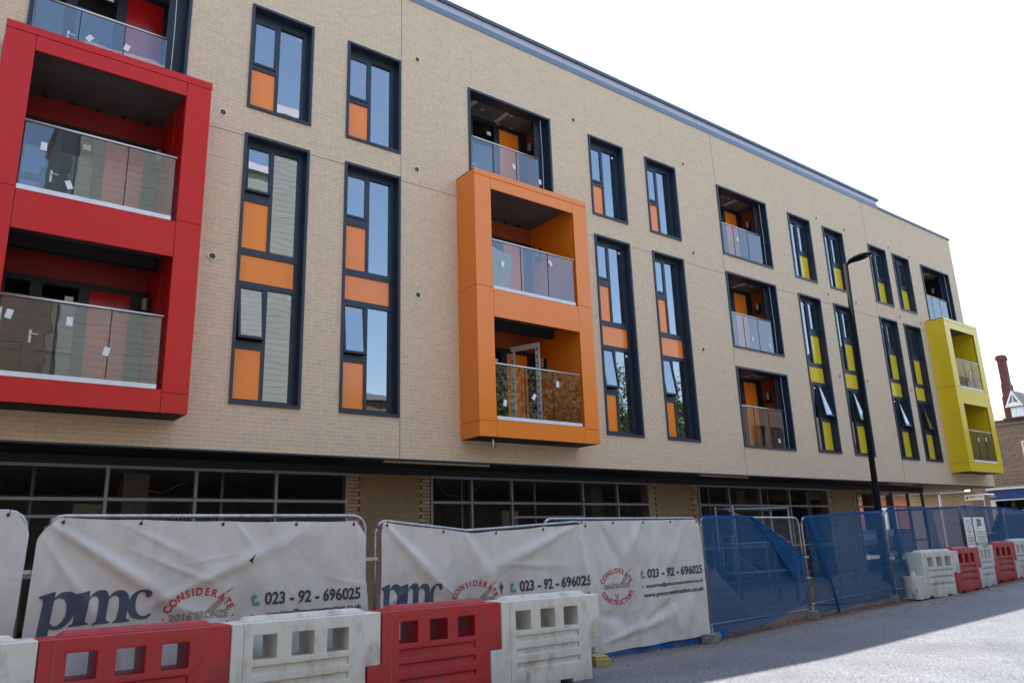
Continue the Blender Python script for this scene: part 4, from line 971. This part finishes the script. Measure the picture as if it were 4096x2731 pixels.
# ------------------------------------------------------------------ scaffold tower
ST = thing('scaffold_tower', 'low aluminium scaffold tower behind the torn blue net', 'scaffold', (15.17, 11.5, zg(15.2)))
b_ = zg(15.2); mb = MB()
for x in (0, 2.16):
    for y in (0, .5): mb.tube([(x, y, 0), (x, y, .80-b_)], .025, 8)
for z in (-.71, -.06, .74):
    for x in (0, 2.16): mb.tube([(x, 0, z-b_), (x, .5, z-b_)], .022, 6)
mb.tube([(0, 0, .72-b_), (2.16, 0, .76-b_)], .024, 8); mb.tube([(0, .5, .74-b_), (2.16, .5, .74-b_)], .024, 8)
mb.tube([(0, 0, -.06-b_), (2.16, 0, -.04-b_)], .02, 8); mb.tube([(0, 0, -.71-b_), (2.16, 0, -.71-b_)], .024, 8); mb.tube([(0, .5, -.06-b_), (2.16, .5, -.04-b_)], .02, 8)
part_ = mb.build('frame', 'galvd', ST, smooth=True)
mb = MB().tube([(.05, .25, .74-b_), (2.12, .1, 0-b_)], .022, 8).tube([(.05, 0, -.35-b_), (2.12, .3, -1.2-b_)], .02, 8); mb.build('brace', 'galvd', ST, smooth=True)
mb = MB()
for y in (.12, .42): mb.tube([(0.02, y, 0), (0.02, y, .14-b_)], .018, 6)
for k in range(6): mb.tube([(0.02, .12, .12-.26*k-b_), (0.02, .42, .12-.26*k-b_)], .015, 6)
mb.build('ladder', 'galvd', ST, smooth=True)
# soil heap, leaf litter, rubble
def heap(name, label, cx_, cy_, rx_, ry_, h, m, seed):
    rr = random.Random(seed); mb = MB(); n, k = 20, 8; base = zg(cx_)
    for i in range(k+1):
        for j in range(n):
            a = 2*math.pi*j/n; r = i/k; q = h*(1-r**1.6)*(1+.25*rr.uniform(-1, 1)) if i < k else -.02
            mb.v.append((cx_+rx_*r*math.cos(a)*(1+.08*rr.uniform(-1, 1)), cy_+ry_*r*math.sin(a), base+q))
    for i in range(k):
        for j in range(n): a, b = i*n+j, i*n+(j+1) % n; mb.f.append([a, b, b+n, a+n])
    o = mb.build(name, m, smooth=True); tag(o, label, 'soil heap', 'soil heaps behind the fence'); return o
heap('soil_heap', 'reddish brown soil heap behind the left side of the torn blue net', 12.9, 10.9, 1.5, .9, 1.1, 'soil', 3)
heap('soil_heap', 'low soil heap behind the blue net near the lamp post', 18.6, 10.7, 2.0, .8, .55, 'soil', 4)
rr = random.Random(5); mb = MB()
cl_ = [(rr.uniform(10.8, 20.5), rr.uniform(.05, .45), rr.uniform(.03, .14)) for _ in range(38)]+[(15.0, .3, .2), (16.3, .7, .12), (17.4, .5, .1), (12.1, .35, .07)]
for i in range(1500):
    cc = rr.choice(cl_); x = rr.gauss(cc[0], cc[1]); y = 8.99+rr.gauss(0, cc[2])+(.30 if x > 14 else (x-10.9)*.09 if x > 10.9 else 0)-.02; s_ = rr.uniform(.012, .035); a = rr.uniform(0, 3); z = zg(x)+.012
    c, s2 = math.cos(a)*s_, math.sin(a)*s_
    mb.poly([(x-c, y-s2, z), (x+s2*.6, y-c*.6, z+rr.uniform(0, .02)), (x+c, y+s2, z+rr.uniform(0, .015)), (x-s2*.6, y+c*.6, z)])
o = mb.build('leaf_litter', 'leaf'); tag(o, 'reddish dead leaves scattered along the foot of the fence', 'leaves', kind='stuff')
mb = MB()
for i in range(420):
    x = rr.uniform(7.6, 24); y = 8.0+abs(rr.gauss(0, .45)) + rr.uniform(0, .6); s_ = rr.uniform(.006, .02); z = zg(x)+.004
    mb.box(x-s_, x+s_, y-s_*.8, y+s_, z, z+s_*.8)
o = mb.build('grit', 'conc'); tag(o, 'small stones and grit on the road edge', 'grit', kind='stuff')

# ------------------------------------------------------------------ neighbours at the end of the street
NB = thing('brick_building', 'dark brown brick building with a blue shop fascia closing the end of the street', 'building', (42, 17, zg(42)))
mb = MB().box(42, 54, 4, 17.45, 2.12, 5.02).box(42, 54, 16.58, 17.45, zg(42), 2.12); part(mb, 'wall', 'dbrick', NB)
part(MB().box(41.93, 54.1, 3.9, 17.52, 5.021, 5.12), 'coping', 'lead', NB)
part(MB().box(42.6, 54, 4, 16.5, zg(42), 2.1), 'shop_interior', 'black', NB)
part(MB().box(41.8, 42.0, 4, 16.50, 1.52, 1.98), 'fascia', 'bluef', NB)
part(MB().box(41.7, 42.0, 4, 16.62, 1.985, 2.06), 'fascia_trim', 'white', NB); part(MB().box(41.75, 42.1, 4, 16.72, 2.062, 2.14), 'flashing', 'lead', NB)
part(MB().box(41.9, 42.0, 16.36, 16.57, zg(42), 1.515), 'shop_post', 'white', NB); part(MB().box(41.78, 42.02, 4, 16.50, 1.475, 1.518), 'fascia_rail', 'white', NB)
part(MB().poly([(42.05, 4, -.4), (42.05, 16.3, -.4), (42.05, 16.3, 1.47), (42.05, 4, 1.47)]), 'shop_pane', 'sglass', NB)
part(MB().box(42.0, 42.04, 4, 16.3, .95, 1.0), 'transom', 'white', NB)
wfr = MB().box(41.95, 42.05, 12.9, 14.76, 4.1, 4.2).box(41.95, 42.05, 14.68, 14.76, 3.2, 4.1).box(41.95, 42.05, 12.9, 14.76, 3.1, 3.2); wf = part(wfr, 'window', 'white', NB); part(MB().poly([(41.99, 12.9, 3.2), (41.99, 14.68, 3.2), (41.99, 14.68, 4.1), (41.99, 12.9, 4.1)]), 'pane', 'glass', wf)
LWl = thing('brick_wing', 'low light brown brick wall seen under the building overhang, with the street name sign', 'building', (42, 24, zg(42)))
part(MB().box(42.01, 50, 17.46, 20.6, zg(42), 2.02), 'wall', brick('lighter stock brick', (.36, .25, .15), (.24, .165, .10), (.56, .50, .42), axis='yz', ms=.010, stain=(.25, .2, .14)), LWl)
part(MB().prism([(41.4, 17.5, 2.22), (41.4, 20.6, 2.16), (44.5, 20.6, 2.75), (44.5, 17.5, 2.8)], (0, 0, .06)), 'canopy_roof', 'soffit', LWl)
part(MB().box(41.38, 41.5, 17.5, 20.6, 2.0, 2.16), 'gutter', 'lead', LWl)
SG = thing('street_name_sign', 'white street name sign reading MARKET PLACE on the light brown brick wall', 'sign', (41.93, 17.7, 1.58))
part(MB().box(41.92, 41.96, 16.82, 17.74, 1.575, 1.855), 'plate', 'white', SG)
def gs(a, z): return (41.915, a, z)
def lay_y(vf, name, m, parent, y0, y1, z0, z1):
    v, f = fit(vf, y0, y1, z0, z1)
    me = MB(); me.v = [(41.915, p[0], p[1]) for p in v]; me.f = f; return part(me, name, m, parent)
lay_y(text_pts('MARKET PLACE', .02), 'lettering', 'inkk', SG, 17.50, 16.87, 1.70, 1.79)
lay_y(text_pts('City of Southampton', .0), 'small_lettering', 'inkr', SG, 17.48, 17.05, 1.63, 1.66)
sh = MB().poly([(41.912, 17.55, 1.77), (41.912, 17.67, 1.77), (41.912, 17.67, 1.69), (41.912, 17.61, 1.62), (41.912, 17.55, 1.69)]); part(sh, 'crest', 'inkr', SG)
fl_ = MB()
for (a, b) in ((17.64, 1.735), (17.585, 1.735), (17.612, 1.67)): fl_.poly([(41.910, a+.014*math.cos(t), b+.014*math.sin(t)) for t in [k*math.pi/3 for k in range(6)]])
part(fl_, 'crest_rose', 'white', SG)
CP = thing('camera_post', 'grey steel post with a bracket arm beside the street name sign', 'post', (40.9, 16.45, zg(41)))
part(MB().tube([(40.9, 16.42, zg(41)), (40.9, 16.42, 1.80)], .05, 8), 'pole', 'galv', CP); part(MB().tube([(40.9, 16.45, 1.78), (40.9, 15.95, 1.74)], .035, 8).box(40.82, 40.98, 15.9, 16.15, 1.60, 1.72), 'arm', 'galv', CP)
GP = thing('short_post', 'pale grey post standing against the light brown brick wall', 'post', (40.5, 18.28, zg(41)))
part(MB().tube([(40.5, 18.28, zg(41)), (40.5, 18.28, 1.85)], .07, 8), 'pole', 'grey', GP); part(MB().tube([(40.5, 18.28, 1.85), (40.5, 18.28, 1.88)], .08, 8), 'cap', 'grey', GP)

# tall victorian roofs farther away (x about 100)
VB = thing('victorian_building', 'old tiled building with a tall red chimney and a white gabled dormer', 'building', (100, 36, -.3))
part(MB().box(100, 112, 20, 40, -.3, 12.6), 'wall', 'oldwall', VB)
part(MB().prism([(100.2, 20, 12.61), (104.5, 20, 16.0), (108.8, 20, 12.61)], (0, 15.2, 0)), 'roof', 'tile', VB)
part(MB().prism([(100.0, 35.21, 12.1), (103.2, 35.21, 14.8), (106.4, 35.21, 12.1)], (0, 4.8, 0)), 'side_roof', 'slate', VB)
ch = part(MB().box(99.6, 101.0, 35.0, 36.1, 12.0, 15.2).box(99.7, 100.9, 35.15, 36.0, 15.2, 16.6).box(99.8, 100.8, 35.25, 35.95, 16.6, 19.5).box(99.7, 100.9, 35.15, 36.05, 19.5, 19.9).box(99.8, 100.8, 35.2, 36.0, 19.9, 20.1), 'chimney', 'chim', VB)
yc = 34.62
dm_ = part(MB().box(99.1, 102, yc-.62, yc+.62, 12.6, 14.0), 'dormer', 'white', VB)
part(MB().prism([(98.6, yc-.98, 13.75), (98.6, yc, 15.65), (98.6, yc+.98, 13.75)], (4, 0, 0)), 'gable_roof', 'slate', dm_)
gb = MB()
for s_ in (-1, 1): gb.prism([(98.45, yc+s_*.92, 13.75), (98.45, yc, 15.6), (98.45, yc, 15.3), (98.45, yc+s_*.72, 13.75)], (.12, 0, 0))
gb.prism([(98.5, yc-.7, 13.78), (98.5, yc+.7, 13.78), (98.5, yc+.55, 14.1), (98.5, yc, 14.3), (98.5, yc-.55, 14.1)], (.1, 0, 0)).box(98.47, 98.57, yc-.04, yc+.04, 14.3, 15.4)
part(gb, 'bargeboard', 'white', dm_)
wn = MB()
for a in (-.42, .08): wn.poly([(99.08, yc+a, 12.75), (99.08, yc+a+.34, 12.75), (99.08, yc+a+.34, 13.6), (99.08, yc+a, 13.6)])
part(wn, 'pane', 'glass', dm_)
bl = MB().box(99.0, 99.3, 33.2, 36.2, 12.5, 12.62).box(99.0, 99.3, 33.2, 36.2, 12.0, 12.12)
for k in range(14): bl.box(99.05, 99.25, 33.2+k*.22, 33.3+k*.22, 12.12, 12.5)
part(bl, 'parapet', 'oldwall', VB)
part(MB().tube([(98.7, yc, 15.6), (98.7, yc, 17.0)], .03, 6), 'finial', 'lead', VB)
# red brick building seen through the open shop bay
RBd = thing('red_brick_building', 'red brick building seen through the empty shop bay beside the lamp post', 'building', (42.2, 22, zg(42)))
part(MB().box(42.2, 52, 20.61, 32, -.8, 2.05), 'wall', 'rbrick', RBd)
part(MB().box(41.9, 52, 20.61, 32, 2.05, 2.2), 'eaves', 'lead', RBd)
wn = MB()
for k in range(3): wn.box(42.1, 42.22, 21.4+k*2.6, 22.2+k*2.6, .2, 1.5)
part(wn, 'window', 'white', RBd)

# ------------------------------------------------------------------ cars
def car(loc, ang, m, label, van=False):
    t = thing('parked_car', label, 'car', loc, 'parked cars'); t.rotation_euler.z = ang
    prof = [(-2.15, .30), (-2.2, .62), (-2.05, .88), (-1.35, .98), (-.75, 1.42), (.35, 1.50), (1.2, 1.42), (1.95, 1.02), (2.15, .92), (2.2, .55), (2.12, .30)]
    if van: prof = [(-2.2, .32), (-2.25, .75), (-2.1, .98), (-1.5, 1.10), (-.95, 1.72), (.3, 1.84), (1.7, 1.80), (2.15, 1.2), (2.2, .6), (2.15, .32)]
    b = MB(); n = len(prof)
    for yy, s_ in ((-.86, 1), (-.80, 1.0), (.80, 1.0), (.86, 1)):
        pass
    def sec(yy, top): return [(x, yy*(1-.16*max(0, (z-.95))/.6), z) for x, z in prof]
    for yy in (-.86, .86): b.v += sec(yy, 0)
    b.f.append(list(range(n))[::-1]); b.f.append([n+k for k in range(n)])
    for k in range(n): b.f.append([k, (k+1) % n, n+(k+1) % n, n+k])
    b.build('body', m, t, bevel=.05, smooth=False)
    zt_ = 1.36 if not van else 1.64; zb2 = 1.0 if not van else 1.12
    g = MB()
    for s_ in (-1, 1):
        y_ = s_*.875; k1, k2 = (1-.16*max(0, zb2-.95)/.6), (1-.16*(zt_-.95)/.6)
        g.poly([(-1.15, y_*k1, zb2), (-.05, y_*k1, zb2), (-.05, y_*k2, zt_), (-.70, y_*k2, zt_)]); g.poly([(.03, y_*k1, zb2), (1.55, y_*k1, zb2), (1.15, y_*k2, zt_), (.03, y_*k2, zt_)])
    g.build('side_window', 'black', t)
    for x in (-1.4, 1.38):
        for s_ in (-1, 1):
            wv = MB().tube([(x, s_*.70, .32), (x, s_*.90, .32)], .32, 20).build('wheel', 'tyre', t); MB().tube([(x, s_*.89, .32), (x, s_*.91, .32)], .19, 14).build('rim', 'galv', wv)
    for s_ in (-1, 1): MB().box(-2.215, -2.14, s_*.62-.15, s_*.62+.15, .66, .80).build('headlight', 'white', t)
    return t
car((33.9, 12.3, zg(33)), math.radians(6), 'cardark', 'dark car behind the blue net at the right edge of the photo', van=True)
HB = thing('site_hoarding', 'white boarded hoarding across the street, mirrored in the low shop window', 'hoarding', (70, -6.3, zg(60)))
part(MB().box(58, 82, -6.35, -6.3, zg(60), 2.4), 'board', 'white', HB); part(MB().box(58, 82, -6.4, -6.25, 2.4, 2.5), 'capping', 'timber', HB)
car((64.5, -3.6, zg(60)), 0, 'carlight', 'silver car parked across the street, seen only as a reflection in the shop window')

# ------------------------------------------------------------------ across the street (seen in the window reflections)
GBd = thing('clad_building', 'tall pale clad building across the street, seen mirrored in the left hand windows', 'building', (9, -14, -1.6))
part(MB().box(4.0, 15.3, -24, -10, -1.6, 23.6), 'wall', 'siding', GBd); part(MB().box(3.8, 15.5, -24.2, -9.8, 23.6, 24.1), 'coping', 'capl', GBd)
ob_ = thing('brick_terrace', 'brown brick terrace across the street, seen mirrored in the balcony glass', 'building', (-8, -14, -1.6))
part(MB().box(-22, 3.9, -22, -10, -1.6, 13), 'wall', 'dbrickx', ob_)
mb = MB()
for k in range(9):
    for z in (1.5, 4.8, 8.2): mb.box(-20+k*2.6, -18.8+k*2.6, -10.0, -9.95, z, z+1.9)
part(mb, 'window', 'white', ob_)
oc_ = thing('brick_terrace', 'low brown brick terrace across the street, mirrored low in the middle windows', 'building', (22, -14, -1.6))
part(MB().box(15.6, 27.5, -22, -10.4, -1.6, 8.2), 'wall', 'dbrickx', oc_); part(MB().box(15.5, 27.6, -22, -10.2, 8.2, 8.5), 'coping', 'lead', oc_)
oz_ = thing('brick_terrace', 'dark brown brick terrace added behind the leafy trees across the street', 'building', (32, -16, -1.3))
part(MB().box(27.7, 36.0, -22, -12.5, -1.3, 12.0), 'wall', 'dbrickx', oz_)  # added to close bright sky gaps in the mirrored foliage
od_ = thing('brick_terrace', 'brown brick terrace across the street, mirrored in the lowest bay balcony', 'building', (58, -14, -.6))
part(MB().box(47.5, 70, -22, -10.4, -1.0, 10.6), 'wall', 'dbrickx', od_)
oe_ = thing('brick_terrace', 'weathered stone terrace far across the street, mirrored in the right hand windows', 'building', (95, -14, -.6))
part(MB().box(76, 130, -22, -10.4, -1.0, 19.5), 'wall', mat('weathered stone', (.22, .20, .16), .9, var=.35, scale=.8, bump=.5), oe_)
mb = MB(); m2 = MB()
for k in range(8):
    for z in (1.2, 4.2, 7.2): ring(mb, 48.3+k*2.7, 49.7+k*2.7, z, z+1.9, .12, -10.4, -10.3); m2.box(48.42+k*2.7, 49.58+k*2.7, -10.39, -10.36, z+.12, z+1.78)
part(mb, 'window', 'navyd', od_); part(m2, 'pane', 'black', od_)
mb = MB(); m2 = MB()
for k in range(5):
    for z in (.8, 3.6, 6.0): ring(mb, 16.2+k*2.3, 17.5+k*2.3, z, z+1.6, .1, -10.4, -10.3); m2.box(16.3+k*2.3, 17.4+k*2.3, -10.39, -10.36, z+.1, z+1.5)
part(mb, 'window', 'conc', oc_); part(m2, 'pane', 'black', oc_)
mb = MB()
for k in range(8):
    for z in (2, 5.2, 8.4, 11.5, 14.8): mb.box(78+k*6, 80+k*6, -10.4, -10.3, z, z+1.9)
part(mb, 'window', 'navyd', oe_)
of_ = thing('shade_block', 'dark unseen block added at the left end of the street to shade the balconies', 'building', (-30, 6, -1.6))  # added out of view to keep left sky off balcony sides and recesses
part(MB().box(-48, -17, -9.5, 40, -1.6, 19), 'wall', 'dbrickx', of_); part(MB().box(-48.2, -16.8, -9.7, 40.2, 19, 19.4), 'coping', 'lead', of_)
def tree(x, y, h, r, label, seed):
    rr = random.Random(seed); t = thing('broadleaf_tree', label, 'tree', (x, y, zg(x)), 'trees across the street')
    mb = MB().tube([(0, 0, 0), (.1, 0, h*.35), (0, .1, h*.6)], .24, 8, r1=.1)
    for k in range(7):
        a = k*2*math.pi/7; mb.tube([(0, 0, h*(.32+.04*k)), (r*.6*math.cos(a), r*.6*math.sin(a), h*(.6+.04*k))], .08, 5, r1=.02)
    mb.build('trunk', 'bark', t, smooth=True)
    c = MB(); cl = [(rr.uniform(-.7, .7)*r, rr.uniform(-.7, .7)*r, h*rr.uniform(.42, .95), rr.uniform(.28, .5)*r) for _ in range(26)]
    for (cx, cy, cz, cr2) in cl:
        for _ in range(170):
            d = Vector((rr.gauss(0, 1), rr.gauss(0, 1), rr.gauss(0, 1))).normalized()*cr2*rr.uniform(.55, 1.05); s_ = rr.uniform(.08, .17)
            e1 = Vector((rr.gauss(0, 1), rr.gauss(0, 1), rr.gauss(0, 1))).normalized()*s_; e2 = d.normalized().cross(e1)
            p = Vector((cx, cy, cz))+d; c.poly([p-e1, p-e2*.7, p+e1, p+e2*.7])
    c.build('crown', 'leafg', t)
tree(29.5, -7.5, 13.0, 3.6, 'leafy green tree across the street, mirrored in the orange balcony glass', 1)
tree(38.5, -7.8, 13.2, 3.4, 'taller leafy green tree across the street, mirrored in the window right of the orange balcony', 2)
tree(25.0, -7.9, 11.0, 3.2, 'small leafy green tree across the street, mirrored left in the orange balcony glass', 5)
tree(34.2, -8.0, 10.5, 2.8, 'bushy green tree across the street, mirrored right in the orange balcony glass', 6)
tree(84, -7.9, 12, 4.5, 'leafy green tree beside the stone terrace, mirrored in the lower yellow balcony glass', 8)
tree(91, -7.5, 12, 5, 'leafy green tree far down the street, mirrored in the yellow balcony glass', 3)
